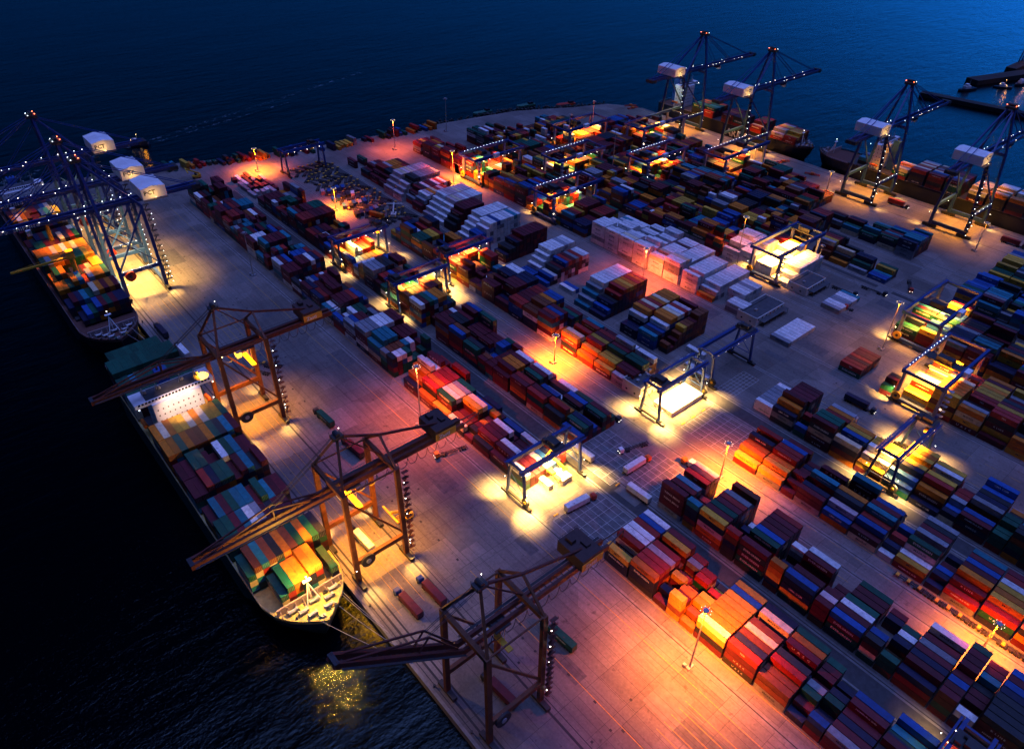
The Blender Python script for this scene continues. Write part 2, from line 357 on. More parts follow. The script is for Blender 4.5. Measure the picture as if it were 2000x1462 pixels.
# --- second lane, near
N2 = 'block in front of the crossroad lamp mast'
bay(N2, 0, X2, 125.4, 'm5 -3 m4 t4 -2 r4 n4 p4')
bay(N2, 1, X2, 112.0, 't5 m4 -2 m3 r2 -1 -1 -0', False)
bay(N2, 2, X2, 105.2, 'y5 m5 g5 m5 r5 s5 -4 d5')
bay(N2, 3, X2, 92.2, 'r5 -2 -1 -1 n2 -0 w1 -0', False)
bay(N2, 4, X2, 85.2, 'm5 -2 g5 b5 m5 m5 m5 r5')
bay(N2, 5, X2, 71.7, 'o5 -1 -0 n2 -1 w4 -0 -0', False)
bay(N2, 6, X2, 65.0, 'b5 m4 m4 -2 m5 w5 -0 -0')
bay(N2, 7, X2, 51.8, 'm4 p4 m4 -2 -0 m1 m1 -0', False)
bay(N2, 8, X2, 45.2, 'b4 m4 w4 g4 -1 m3 m3 g3')
bay(N2, 9, X2, 32.0, 'k4 b4 -1 -1 -0 -0 n2 m2', False)
bay(N2, 10, X2, 25.4, 'g3 -1 n4 -1 w3 g3 -0 -0', False)
bay(N2, 11, X2, 18.8, 'n3 m4 n4 m4 s4 m4 -2 w4')
run_block(N2, X2, 5.8, -110, 8, 4, 'mmmmmnbkggtmsw', 12)
# --- third lane, near
N3 = 'block right of the lit lamp road'
bay(N3, 0, X3, 121.6, 'y2 o3 o3 n4 -2 r4 w3 -0')
bay(N3, 1, X3, 108.7, 'y2 y3 o3 r4 r4 b4 -1 m3')
bay(N3, 2, X3, 95.8, 'm1 m2 m3 -1 m2 n2 m2 -1', False)
bay(N3, 3, X3, 89.2, 'm3 n3 m2 t4 r3 -1 m3 y2')
bay(N3, 4, X3, 76.2, 'b2 p3 k4 o4 m3 -2 -1 t4')
bay(N3, 5, X3, 63.3, 'm2 b3 r3 t4 m4 -1 b3 m2')
bay(N3, 6, X3, 50.3, 'w1 n2 p1 r2 -0 b2 -0 -0', False)
bay(N3, 7, X3, 43.6, 'y2 w2 g4 r3 s4 m4 k4 s4')
bay(N3, 8, X3, 30.5, 'n1 n2 b2 -0 -1 -0 n1 -0', False)
bay(N3, 9, X3, 23.9, 'r2 m3 o4 m4 b4 m4 t4 -1')
bay(N3, 10, X3, 10.9, 'y3 y4 o4 y4 w4 r4 m4 n3')
run_block(N3, X3, -2.1, -100, 8, 4, 'yyommnbwc', 11)
# --- fourth lane, near
N4 = 'block behind the lit lamp road'
bay(N4, 0, X4, 128.0, 'n3 o4 m5 -1 m4 m4 m4 m4')
bay(N4, 1, X4, 114.8, 'b2 -1 r3 n2 -0 -0 -0 -0', False)
bay(N4, 2, X4, 108.2, 'm5 g5 g5 -2 r4 o4 s4 p3')
bay(N4, 3, X4, 95.3, 'c4 -2 b4 y4 o4 w3 -1 -0')
bay(N4, 4, X4, 82.2, 'y2 w3 w4 y4 y4 y3 -0 -0')
bay(N4, 5, X4, 69.2, 'b2 b3 n4 y4 -2 y4 o4 y4')
bay(N4, 6, X4, 56.2, 'n1 o3 r4 y4 -2 w4 y4 r2')
bay(N4, 7, X4, 43.2, 'n2 b2 s3 r3 r3 -1 m1 m1', False)
bay(N4, 8, X4, 36.6, 'm3 b3 -1 s4 n4 k4 b4 b5')
run_block(N4, X4, 23.6, -60, 8, 4, MIX, 9)
# --- far blocks behind the crossroad
F1 = 'long block along the upper apron'
bay(F1, 0, X1, 181.2, 'w3 m2 m2 m2 p2 b2 n2 r3')
bay(F1, 1, X1, 194.2, 'm2 m3 w3 m1 m1 m1 w2 m1')
bay(F1, 2, X1, 207.2, 'k2 r3 m3 m3 w3 m1 b2 n1')
bay(F1, 3, X1, 214.0, 'm1 k2 m2 o2 r2 o3 m2 -0', False)
bay(F1, 4, X1, 227.0, 'c2 d2 m2 y4 c4 b3 m2 n2')
bay(F1, 5, X1, 240.0, 'y2 g4 w4 c4 s4 g4 -1 n1')
bay(F1, 6, X1, 253.0, 'o2 r4 o4 r4 r4 r4 -2 r4')
bay(F1, 7, X1, 266.0, 'n2 o3 o4 w5 w4 m5 m4 r3')
run_block(F1, X1, 560, 266.5, 8, 4, 'mmmmmmrrdnbtggkwsw', 8)
F2 = 'long dark block behind the apron row'
bay(F2, 0, X2, 187, 'b2 g3 n3 b2 -1 g3 m3 g2')
bay(F2, 1, X2, 200, 'k3 r4 o3 g2 m3 b3 k2 g2')
bay(F2, 2, X2, 213, 'r4 m4 n2 b3 w2 m3 s2 w2')
bay(F2, 3, X2, 226, 'm4 r4 m3 g4 m4 w4 n3 -1')
run_block(F2, X2, 525, 226.5, 8, 4, 'mmmmmmrrdnbggtkwso', 4)
F3 = 'block on the far side of the lamp road'
bay(F3, 0, X3, 200.5, 'p2 m3 m3 g4 g4 m3 w4 -1')
bay(F3, 1, X3, 213.5, 'y2 y3 y3 g4 m4 s5 w4 t3')
bay(F3, 2, X3, 226.5, 'o2 y3 r4 y4 m4 r4 b3 m3')
bay(F3, 3, X3, 239.5, 'y4 c4 o3 r4 y3 r4 t4 m3')
run_block(F3, X3, 415, 240, 8, 4, 'mmmmrrdnnbbgtwoy', 4)
# piles without a gantry, stepped on the seaward side
F4 = 'stepped pile by the middle road'
def pile(bi, yfar, spec, L40=True, low=None): bay(F4, bi, X4, yfar, spec, L40, low)
wl = lambda: pick('wwwws'); ml = lambda: pick('mmmr'); kl = lambda: pick('nnkmb')
pile(0, 203.5, '-0 d2 -1 m2 d3 y4 d4 d4 m4 d5 d5 d5', False, lambda: pick('ddmk'))
pile(1, 217, 't3 n3 b3 w4 o5 o5 c5 w5 r5 p5 -4 m5', True, kl)
pile(2, 230.5, 'n2 n2 w4 o5 r5 c5 r5 o5 c5 o5 o5 o5', True, kl)
pile(3, 256, 'n1 b2 n3 k3 r4 r5 o5 y5 o5 r5 o5 m5', True, kl)
pile(4, 269, 't1 s2 t3 s4 w5 w5 w5 w5 w5 w5 w5 w5', True, wl)
pile(5, 289, '-0 -0 w1 b1 -0 -0 -0 -0 -0 -0 -0 -0', True, wl)
pile(6, 306, 'b1 b2 w2 k3 m3 b4 r4 m4 s4 r4 w4 w4', True, lambda: pick('mwsk'))
pile(7, 320, 'b1 b1 w2 w3 w4 w5 w5 w5 w5 s5 w5 w5', True, wl)
pile(8, 347, 'n2 k3 k3 n4 m4 m5 m5 m5 m5 m5 m5 m5', True, ml)
pile(9, 375, 'b3 b3 w4 w5 w5 b5 w5 w5 w5 w5 t5 w5', True, wl)
pile(10, 388.5, 'w1 w2 w3 w4 w5 w5 w5 w5 w5 w5 w5 w5', True, wl)
pile(11, 405, 'k2 k3 m4 m5 m5 m5 m5 m5 m5 -0 -0 -0', True, ml)
pile(12, 419, 'w1 w2 w3 w4 p5 c5 p5 w5 p5 w5 w5 w5', True, wl)
pile(13, 432, 'p1 w2 w3 w4 w5 p5 p5 p5 c5 p5 p5 p5', True, wl)
pile(14, 446, 'm2 s3 w4 p4 o4 c4 r4 p4 r4 -0 -0 -0', True, ml)
pile(15, 459, '-0 s2 m3 m4 k4 w4 m4 n4 w4 r4 w4 r4', True, ml)
pile(16, 473, 'p2 p3 p4 k4 k5 k5 s5 s5 s5 s5 s5 s5', True, wl)
pile(17, 486, 'p2 p3 p4 p5 c5 p5 c5 p5 p5 p5 p5 p5', True, wl)
pile(18, 499, '-0 m2 m3 k4 n4 o4 o4 o4 r4 m4 -0 -0', True, ml)
pile(19, 512, '-0 m2 m3 r4 r4 p4 o4 o4 o4 m4 -0 -0', True, ml)
pile(20, 526, '-0 k2 m2 m3 s3 m3 r3 -0 -0 -0 -0 -0', True, ml)
pile(21, 553, '-0 -0 m2 -0 -0 g2 -0 -0 -0 -0 -0 -0', True, ml)
# right-hand half of the terminal
F5 = 'reefer block in the middle of the yard'; X5 = 350.0
for i, (yf, sp) in enumerate([(206,'w2 w2 w2 -0 -0 -0 -0 -0 -0 -0 -0 -0'),(212,'-0 -0 -0 w3 w3 w3 s3 w3 w3 -0 -0 -0'),(228,'o1 w2 w3 w3 w3 w3 w3 w3 w3 w3 w3 w3'),(241,'w4 -1 w4 w4 w4 w4 w4 w4 w4 w4 -0 -0'),
    (256,'w5 w5 c5 w5 w4 w4 w4 w4 w4 w4 w4 w4'),(269,'c4 w4 c3 c4 w4 w4 w4 w4 -1 w4 w4 w4'),(283,'w5 w5 -2 w4 w5 w3 w4 w3 w4 w4 w5 w5'),(296,'w5 c5 w5 w5 w4 w4 w3 w4 w4 -2 w4 w4'),
    (309,'w5 w5 w4 w4 w5 w5 w5 w3 w4 w4 w3 w3'),(322,'w5 w5 w5 w5 w4 w4 w4 b3 t3 w3 t3 w3')]):
    bay(F5, i, X5, yf, sp, True, lambda: pick('wwwwws'))
F5b = 'mixed block beyond the reefers'
run_block(F5b, X5, 483, 323, 11, 4, 'mmmmrrdnbbgtyyok', 0, 0.25)
bay(F5b, 30, X5, 545, 'r3 m3 y3 r3 m3 -1 m3', True); bay(F5b, 31, X5, 530, 'm4 m4 r4 o4 r4 m3', True)
bay(F5b, 32, X5, 517, 'r4 y4 c4 m4 -2 r4 m3', True); bay(F5b, 33, X5, 503, 'm5 r5 m5 d4 -2 r5 m3 m3', True); bay(F5b, 34, X5, 489.5, 'm4 r4 o4 m3 m4 -2 r4 m3 m3', True)
N5 = 'brown block beneath the right gantries'
run_block(N5, X5, 94, -60, 12, 4, 'yyoooymmrrrksc', 0, 0.2)
bay(N5, 40, X5-2, 128.5, 'r2 r2 m2 r2 m2', True); bay(N5, 41, X5-4, 104, 'g2 m3 k3 -0', False)
bay(N5, 42, X5+13, 128.5, 'm2 m2', True)
F6 = 'pale block under the white-lit gantry'; X6 = 402.5
for i, (yf, sp) in enumerate([(209,'w1 w1 w2 w2 w3 w3 w3 w3 w3 w3 w3 w3 w3 -0'),(222,'w3 w3 w3 w3 w2 w2 w3 w3 w4 w4 w4 w4 y4 -0'),(235,'w4 w4 w4 w4 w5 w5 w5 w5 w4 -0 -0 r4 m4 m4'),(248,'w3 -2 w4 w4 w4 w5 w5 w5 w4 w4 -0 g4 g3 -0')]):
    bay(F6, i, X6, yf, sp, True, lambda: pick('wwwwwcs'))
F6b = 'blue and green block past the pale stacks'
run_block(F6b, X6, 535, 249, 13, 4, 'mmmmrrrdnbggtkswyoo', 0, 0.25)
N6 = 'dark block at the right of the crossroad'
run_block(N6, X6, 126, -60, 13, 4, 'yyommkkgtbnnmms', 0, 0.2)
F7 = 'block past the small lamp masts'; X7 = 457.0
bay(F7, 0, X7, 199, 'o1 k2 c3 m2 -0 -0 k2', True); bay(F7, 1, X7, 212, 'd2 s4 y4 r4 m4 k4 -1 k3', True)
run_block(F7, X7, 520, 213, 13, 4, 'mmmmrrrdnbggtkswooy', 2, 0.25)
bay(F7, 40, X7, 171, 'b1 b1 t1 y2 g2', True); bay(F7, 41, X7, 185, 's1 g2 n3 n3', True)
N7 = 'green block at the right edge'
run_block(N7, X7+2, 118, -60, 13, 4, 'ggttbbksmmny', 0, 0.2)
F8 = 'block beside the far quay road'; X8 = 500.0
run_block(F8, X8+11, 470, 240, 12, 4, 'mmmmrrrdnbggtkswoo', 0, 0.25)
bay(F8, 50, X8+3, 176, 'n4 b3 t4 t4 t4 b4 g3 t4', True); bay(F8, 51, X8+5, 190, 'g3 m3 t3 m3 -0 t3 b3', True)
bay(F8, 52, X8+5, 204, 'g2 t3 b2 m2 -0 -0 g2 t2', True); bay(F8, 53, X8+5, 218, 't2 g2 m3 n3 b2 -0', True); bay(F8, 54, X8+6, 232, 's2 k3 m3 m2 -0 m1', True)
N8 = 'far right block'
run_block(N8, X8+10, 118, -60, 12, 3, 'ggttbbksmmny', 0, 0.2)
# white reefers on the paved aprons
YR = 'row of reefers on the paved area'
def yard(blk, x, y, n, h, col, L40=True, dx=3.1):
    for i in range(n):
        for k in range(h): cell(x + dx*i, y, k*TH, col if isinstance(col, str) and len(col) == 1 else col[i], L40, blk, 0, i, k, top=(k == h-1))
yard('glaring white block by the crossroad', 246.5, 166, 8, 1, 'wwwwwwww')
yard('white row behind the crossroad', 285, 132, 7, 2, 'wsssssw')
yard('white row before the flat buildings', 346, 163.5, 9, 1, 'swwwwwwww')
yard('grey row behind the flat buildings', 401, 164, 8, 1, 'swwsswwt')
yard('white pair under the lower gantry', 171.5, 166.5, 2, 1, 'ww', True, 3.0)
cell(164.5, 168.0, 0, 'w', True, 'single box under the lower gantry', 0, 0, 0, top=True)
yard('white row past the crossroad gantry', 285, 181, 2, 1, 'ww', True, 6.5)
cell(283.2, 172.5, 0, 'w', True, 'reefer lot past the crossroad', 0, 3, 0, top=True)
cell(298.5, 187, 0, 'w', True, 'reefer lot past the crossroad', 0, 4, 0, top=True)
# row along the pier head
PH = 'line of boxes along the pier head'
i = 0; x = 160.0
while x < 400:
    t_ = (x-160)/240.0; yb_ = 636 - 58*min(1, t_*1.25) if x < 300 else 597 - (x-300)*0.12
    if rnd.random() < 0.86:
        c = pick('mmbbtksdrynog'); h = rnd.choice((1,1,2))
        for k in range(h): cell(x, yb_ - rnd.random()*2, k*TH, c, rnd.random() < 0.7, PH, 0, i, k, yaw=R(rnd.uniform(2, 6)), top=(k == h-1))
    i += 1; x += 3.9 + rnd.random()*0.8
# mixed boxes in the chassis park
CP = 'chassis park in the upper left yard'
for i in range(22):
    cell(197 + (i % 6)*3.9 + rnd.random(), 540 + (i//6)*12 + rnd.random()*3, 0, pick('bwpmnkpmsw'), rnd.random() < 0.4, CP, i//6, i % 6, 0, yaw=R(rnd.uniform(-5, 5)), top=True)
for i in range(20):
    cell(242 + (i % 5)*4.2, 458 + (i//5)*17+rnd.random()*3, 0, pick('bbnkwbps'), False, CP, 6+i//5, i % 5, 0, yaw=R(-20+rnd.uniform(-8,8)), top=True)

# --- ships' deck loads
def shipload(blk, x0, zdeck, bays, low=None, rp=2.86):
    for bi, (yf, spec, L40) in enumerate(bays):
        for r_, tk in enumerate(spec.split()):
            if tk[0] == '-': continue
            h = int(tk[1:] or 1)
            for k in range(h):
                cc = tk[0] if k == h-1 else (low or (lambda: pick('gtmorcnk')))()
                cell(x0 + rp*(r_+.5), yf - (12.25 if L40 else 6.05)/2, zdeck + k*2.9, cc, L40, blk, bi, r_, k, top=(k == h-1))
S1 = 'load of the green hulled ship'
shipload(S1, 36.6, 12.6, [
 (360,'-0 g3 g3 g3 g3 g3 g3 g3 g3 g3 -0',True),(347,'g4 g4 g4 g4 g4 g4 g4 g4 g4 g4 g4',True),(334,'g3 g3 t3 g3 g3 g3 g3 t3 g3 g3 g3',True),(321,'g4 g4 g4 g4 g4 g4 g4 g4 g4 g4 g4',True),
 (286,'o4 c4 o4 y4 y4 c4 o4 c4 y4 y4 g4',True),(273.5,'o4 o4 g4 o4 d4 d4 o4 g4 k4 t4 m4',True),
 (259,'m3 m3 g4 g4 m3 m2 w4 g4 t4 m3 m3',True),(246.5,'m3 m3 r4 n4 g4 g4 m3 m4 t4 k3 m4',True),
 (228,'m3 t4 m4 g4 t4 t4 m3 g4 t3 m3 m3',True),(215.5,'g4 g4 m4 t4 w4 s4 m3 k3 m3 m3 -0',True),
 (197,'g3 d4 t4 d4 k4 o4 d4 g4 o4 g4 n4',True),(184,'-0 -0 g2 g3 o3 o3 o4 o4 -0 g2 -0',True)])
S2 = 'load of the dark ship with deck cranes'
shipload(S2, 38.3, 12.6, [
 (585,'n2 m3 m3 n3 k3 g3 m3 k3 m3 n3',True),(572,'m3 m3 o3 y3 d3 m3 n3 b3 s3 k3',True),(556,'o4 w4 o4 d4 m3 m3 b4 t4 s4 y4',True),(543,'m3 o4 y4 m3 n3 m3 m3 n3 y4 k3',True),
 (525,'m2 k2 n3 m3 g3 k3 m3 n3 m3 c3',True),(512,'k2 g3 g3 m3 d3 m3 c4 n4 r4 g4',True),
 (494,'o4 o4 o4 c4 y4 w4 y4 c4 o4 o4',True),(481,'g4 s4 o4 o4 d4 y4 g4 g4 y4 o4',True),
 (464,'o3 g4 o4 m2 n3 k3 m3 c3 o4 y4',True),(451,'o3 o3 g3 o4 t4 r3 s4 o4 o4 g4',True),
 (433,'n2 m3 n3 t3 g3 c4 o4 m4 o4 m4',True),(420,'-0 n1 b2 g2 b3 m3 g3 m3 n3 n3',True)], low=lambda: pick('kmngdo'))
S3 = 'load of the ship with the lettered hull'
shipload(S3, 607.6, 10.6, [(440,'g3 g3 t3 g3 r3 g3 o3 k3',True),(427,'r2 g3 g3 t3 g3 g3 o3 r3',True),(405,'m3 m3 r3 o3 r3 r3 m3 m3',True),(392,'k3 m3 m3 m3 m3 m3 -0 -0',True),
 (373,'m2 s2 m3 m3 m3 g3 m3 m3',True),(350,'p2 c3 c3 r3 y3 y3 p3 m3',True),(337,'r2 y2 y3 o3 y3 o3 r3 -0',True)], low=lambda: pick('mmrkg'), rp=2.86)
S4 = 'load of the ship at the right edge'
shipload(S4, 607.6, 10.6, [(268,'-0 -0 t2 t2 -0 b2 s2 -0 -0 -0',True),(236,'c3 s3 o3 -0 o3 c3 -0 -0 -0 -0',True),(222,'r4 r4 c4 r4 o4 c4 r4 c4 s4 -0',True),(208,'r4 m4 b4 c4 r4 s4 d4 m4 c4 -0',True),(194,'m4 m4 b4 s4 m4 m4 r4 m4 m4 -0',True),
 (176,'s3 c4 s4 c4 p4 c4 s4 o3 r3 -0',True),(162,'o4 c4 -2 c4 o3 o3 c4 w4 w4 -0',True),(148,'o4 o4 -0 c3 y3 w4 w4 o4 c4 -0',True),
 (132,'w5 w5 c5 w5 c5 w5 w5 c5 w5 w5',True),(118,'r3 w3 s3 m4 r4 m3 r4 r4 m4 m4',True),(104,'k3 m3 r3 m4 s4 m3 w4 r4 c4 m4',True),(90,'r3 m3 s3 m4 r4 m3 m4 w4 m4 m4',True),(76,'m3 m3 s3 m4 r4 m3 m4 w4 m4 m4',True)], low=lambda: pick('kkmnmg'), rp=2.86)

# a few boxes whose colour and lettering can be read in the photo
OV = {(N1,1,0,3):('o','MAERSK'),(N1,1,0,2):('n','EVERGREEN'),(N1,1,0,1):('n',''),(N1,0,0,1):('n','YANG MING'),(N1,0,0,0):('n',''),(N1,5,0,3):('c',''),(N1,5,0,2):('y',''),(N1,5,0,1):('n',''),(N1,5,0,0):('m',''),
      (N1,3,0,2):('y',''),(N1,3,0,1):('d',''),(N1,3,0,0):('y',''),(N1,6,0,2):('m',''),(N1,6,0,1):('m','U  A  S  C'),(N1,6,0,0):('k','U  A  S  C'),(N1,7,0,1):('d',''),(N1,0,2,3):('r',''),(N1,0,2,2):('p',''),
      (N2,2,0,3):('n',''),(N2,2,0,2):('p','MAERSK'),(N2,2,0,1):('o','HAMBURG SUD'),(N2,2,0,0):('d','K  L I N E'),(N2,4,0,4):('m',''),(N2,4,0,3):('k','EVERGREEN'),(N2,4,2,4):('g','EVERGREEN'),(N2,0,0,4):('m',''),(N2,0,0,3):('m','YANG MING'),(N2,0,0,2):('m','YANG MING'),
      (N2,8,0,3):('b',''),(N2,8,0,2):('m','EVERGREEN'),(N2,6,0,3):('n',''),(N2,6,0,1):('y',''),(N2,1,0,3):('n',''),(N2,1,0,2):('n',''),(N2,5,0,3):('o',''),(N2,5,0,2):('y',''),
      (N3,7,2,3):('g','EVERGREEN'),(N3,7,2,2):('p','MAERSK'),(N3,7,2,1):('p','MAERSK'),(N3,7,2,0):('y',''),(N3,9,2,3):('o',''),(N3,9,2,2):('m','HAMBURG SUD'),(N3,9,2,1):('d','HAMBURG SUD'),(N3,10,0,1):('g','U  A  S  C'),(N3,10,0,2):('r',''),(N3,0,0,1):('y','YANG MING'),
      (N4,2,0,4):('m',''),(N4,2,0,3):('k','EVERGREEN'),(N5,0,1,2):('s','YANG MING'),(N5,0,1,1):('y','')}
for c in CELLS:
    o_ = OV.get((c['blk'], c['bay'], c['row'], c['tier']))
    if o_: c['c'] = o_[0]; c['note'] = o_[1]

# visibility by ray casting, so that the containers that show largest become things of their own
def cell_box(c, g=0.0):
    hx, hy = CW/2, c['L']/2; th = 2.86 if c['z'] > 10 and c['blk'] in (S1,S2,S3,S4) else 2.98
    cs, sn = math.cos(c['yaw']), math.sin(c['yaw'])
    P = [(c['x']+a*cs-b_*sn, c['y']+a*sn+b_*cs) for a, b_ in ((-hx,-hy),(hx,-hy),(hx,hy),(-hx,hy))]
    return P, c['z'], c['z']+th
vv, ff = [], []
for c in CELLS:
    P, z0, z1 = cell_box(c); k = len(vv)
    vv += [(p[0],p[1],z0) for p in P] + [(p[0],p[1],z1) for p in P]
    ff += [(k+4,k+5,k+6,k+7),(k,k+1,k+5,k+4),(k+1,k+2,k+6,k+5),(k+2,k+3,k+7,k+6),(k+3,k,k+4,k+7)]
bvh = BVHTree.FromPolygons(vv, ff)
cm = cam.rotation_euler.to_matrix(); cnt = [0]*len(CELLS); org = Vector((0,0,240))
NX, NY = 500, 366; fpx = 1431.95*NX/2000
for j in range(NY):
    for i in range(NX):
        d = cm @ Vector((i+.5-NX/2, NY/2-j-.5, -fpx)); d.normalize()
        h = bvh.ray_cast(org, d)
        if h[2] is not None: cnt[h[2]//5] += 1
order = sorted(range(len(CELLS)), key=lambda i: -cnt[i]); SOLO = set(order[:300])

def container_mat():
    m = bpy.data.materials.new('container_paint'); m.use_nodes = True; t = m.node_tree; b = t.nodes['Principled BSDF']
    N = t.nodes.new; L = t.links.new
    a = N('ShaderNodeAttribute'); a.attribute_name = 'Col'; tc = N('ShaderNodeTexCoord'); ge = N('ShaderNodeNewGeometry')
    n = N('ShaderNodeTexNoise'); n.inputs['Scale'].default_value = 0.55; n.inputs['Detail'].default_value = 7; n.inputs['Roughness'].default_value = 0.7; L(ge.outputs['Position'], n.inputs['Vector'])
    mr = N('ShaderNodeMapRange'); mr.inputs[1].default_value = .3; mr.inputs[2].default_value = .72; mr.inputs[3].default_value = .62; mr.inputs[4].default_value = 1.18; L(n.outputs[0], mr.inputs[0])
    mx = N('ShaderNodeMix'); mx.data_type = 'RGBA'; mx.blend_type = 'MULTIPLY'; mx.inputs[0].default_value = 1; L(a.outputs[0], mx.inputs[6]); L(mr.outputs[0], mx.inputs[7])
    # rust and dirt patches
    n2 = N('ShaderNodeTexNoise'); n2.inputs['Scale'].default_value = 1.3; n2.inputs['Detail'].default_value = 6; L(ge.outputs['Position'], n2.inputs['Vector'])
    m2 = N('ShaderNodeMapRange'); m2.inputs[1].default_value = .62; m2.inputs[2].default_value = .74; m2.inputs[3].default_value = 0; m2.inputs[4].default_value = .75; L(n2.outputs[0], m2.inputs[0])
    mr2 = N('ShaderNodeMix'); mr2.data_type = 'RGBA'; L(m2.outputs[0], mr2.inputs[0]); L(mx.outputs[2], mr2.inputs[6]); mr2.inputs[7].default_value = (.10,.055,.035,1)
    L(mr2.outputs[2], b.inputs['Base Color'])
    b.inputs['Roughness'].default_value = 0.5; b.inputs['Specular IOR Level'].default_value = 0.35
    w = N('ShaderNodeTexWave'); w.bands_direction = 'Y'; w.inputs['Scale'].default_value = 1.1; w.inputs['Distortion'].default_value = 0; L(tc.outputs['Object'], w.inputs['Vector'])
    bp = N('ShaderNodeBump'); bp.inputs['Strength'].default_value = 0.45; bp.inputs['Distance'].default_value = 0.05; L(w.outputs[0], bp.inputs['Height']); L(bp.outputs[0], b.inputs['Normal'])
    return m
M_cont = container_mat()
BODY = {}
def body_mesh(L, ck, th, v):
    key = (L, ck, th, v)
    if key in BODY: return BODY[key]
    rr = random.Random(hash((ck, v)) & 255); k_ = (0.78, 1.0, 1.2)[v]
    c = tuple(min(.8, x_*k_) for x_ in PAL[ck])+(1,); dk = tuple(x_*0.6 for x_ in c[:3])+(1,)
    hx, hy = CW/2, L/2; m = MB()
    m.box(-hx+.05, hx-.05, -hy+.05, hy-.05, .12, th-.06, c)
    for sx_ in (-1,1):
        for sy_ in (-1,1): m.box(sx_*hx-(.16 if sx_>0 else 0), sx_*hx+(.16 if sx_<0 else 0), sy_*hy-(.16 if sy_>0 else 0), sy_*hy+(.16 if sy_<0 else 0), 0, th, dk)
        m.box(min(sx_*hx, sx_*(hx-.12)), max(sx_*hx, sx_*(hx-.12)), -hy+.16, hy-.16, th-.16, th-.02, c)
        m.box(min(sx_*hx, sx_*(hx-.12)), max(sx_*hx, sx_*(hx-.12)), -hy+.16, hy-.16, .02, .22, dk)
    m.box(-hx+.16, hx-.16, -hy, -hy+.1, th-.17, th-.02, c); m.box(-hx+.16, hx-.16, -hy, -hy+.1, .02, .2, dk)
    BODY[key] = m.mesh('container_body', M_cont); return BODY[key]
DOOR = {}
def door_mesh(ck, th):
    if (ck, th) in DOOR: return DOOR[(ck, th)]
    c = tuple(x_*0.85 for x_ in PAL[ck])+(1,); g_ = (.3,.3,.3,1); m = MB()
    w = CW/2-.2
    m.box(-w/2, w/2, -.03, .03, .24, th-.2, c)
    for xx in (-w*.25, w*.25): m.box(xx-.03, xx+.03, -.08, -.03, .28, th-.26, g_)
    for zz in (.9, 1.5, 2.2): m.box(-w/2+.04, w/2-.04, -.05, -.03, zz, zz+.07, tuple(x_*.5 for x_ in c[:3])+(1,))
    DOOR[(ck, th)] = m.mesh('container_door', M_cont); return DOOR[(ck, th)]
ORD = ['first','second','third','fourth','fifth','sixth','seventh','eighth','ninth','tenth','eleventh','twelfth','thirteenth','fourteenth','fifteenth','sixteenth','seventeenth','eighteenth','nineteenth','twentieth','twenty-first','twenty-second','twenty-third','twenty-fourth','twenty-fifth']
def brand(c, i):
    r_ = random.Random(i*7+3)
    x = r_.random(); ck = c['c']
    if c['note'] is not None: return (c['note'], 1.45 if len(c['note']) < 10 else 1.1, M_text_k if ck in 'opcwy' else M_text_w) if c['note'] else None
    if ck == 'g': return ('EVERGREEN', 1.55, M_text_w) if x < .75 else None
    if ck == 'm': return ('EVERGREEN', 1.5, M_text_w) if x < .22 else ('HAMBURG SUD', 1.05, M_text_w) if x < .34 else ('U  A  S  C', 1.7, M_text_w) if x < .45 else ('K  L I N E', 1.1, M_text_w) if x < .55 else None
    if ck in 'ws': return ('MAERSK', 1.35, M_text_k) if x < .7 else ('EVERGREEN', 1.2, mat('green_lettering', (.01,.2,.1), .6)) if x < .85 else None
    if ck in 'pc': return ('MAERSK', 1.35, M_text_k) if x < .6 else None
    if ck == 'r': return ('HAMBURG SUD', 1.0, M_text_w) if x < .35 else ('TEX', 1.1, M_text_w) if x < .5 else None
    if ck in 'nb': return ('CMA CGM', 1.25, M_text_w) if x < .45 else ('COSCO', 1.3, M_text_w) if x < .55 else None
    if ck == 'y': return ('MSC', 1.5, M_text_k) if x < .55 else None
    if ck == 'o': return ('HAPAG-LLOYD', 1.0, M_text_k) if x < .4 else None
    if ck == 't': return ('CHINA SHIPPING', .9, M_text_w) if x < .35 else None
    return None
mass = MB(); mtext = {}
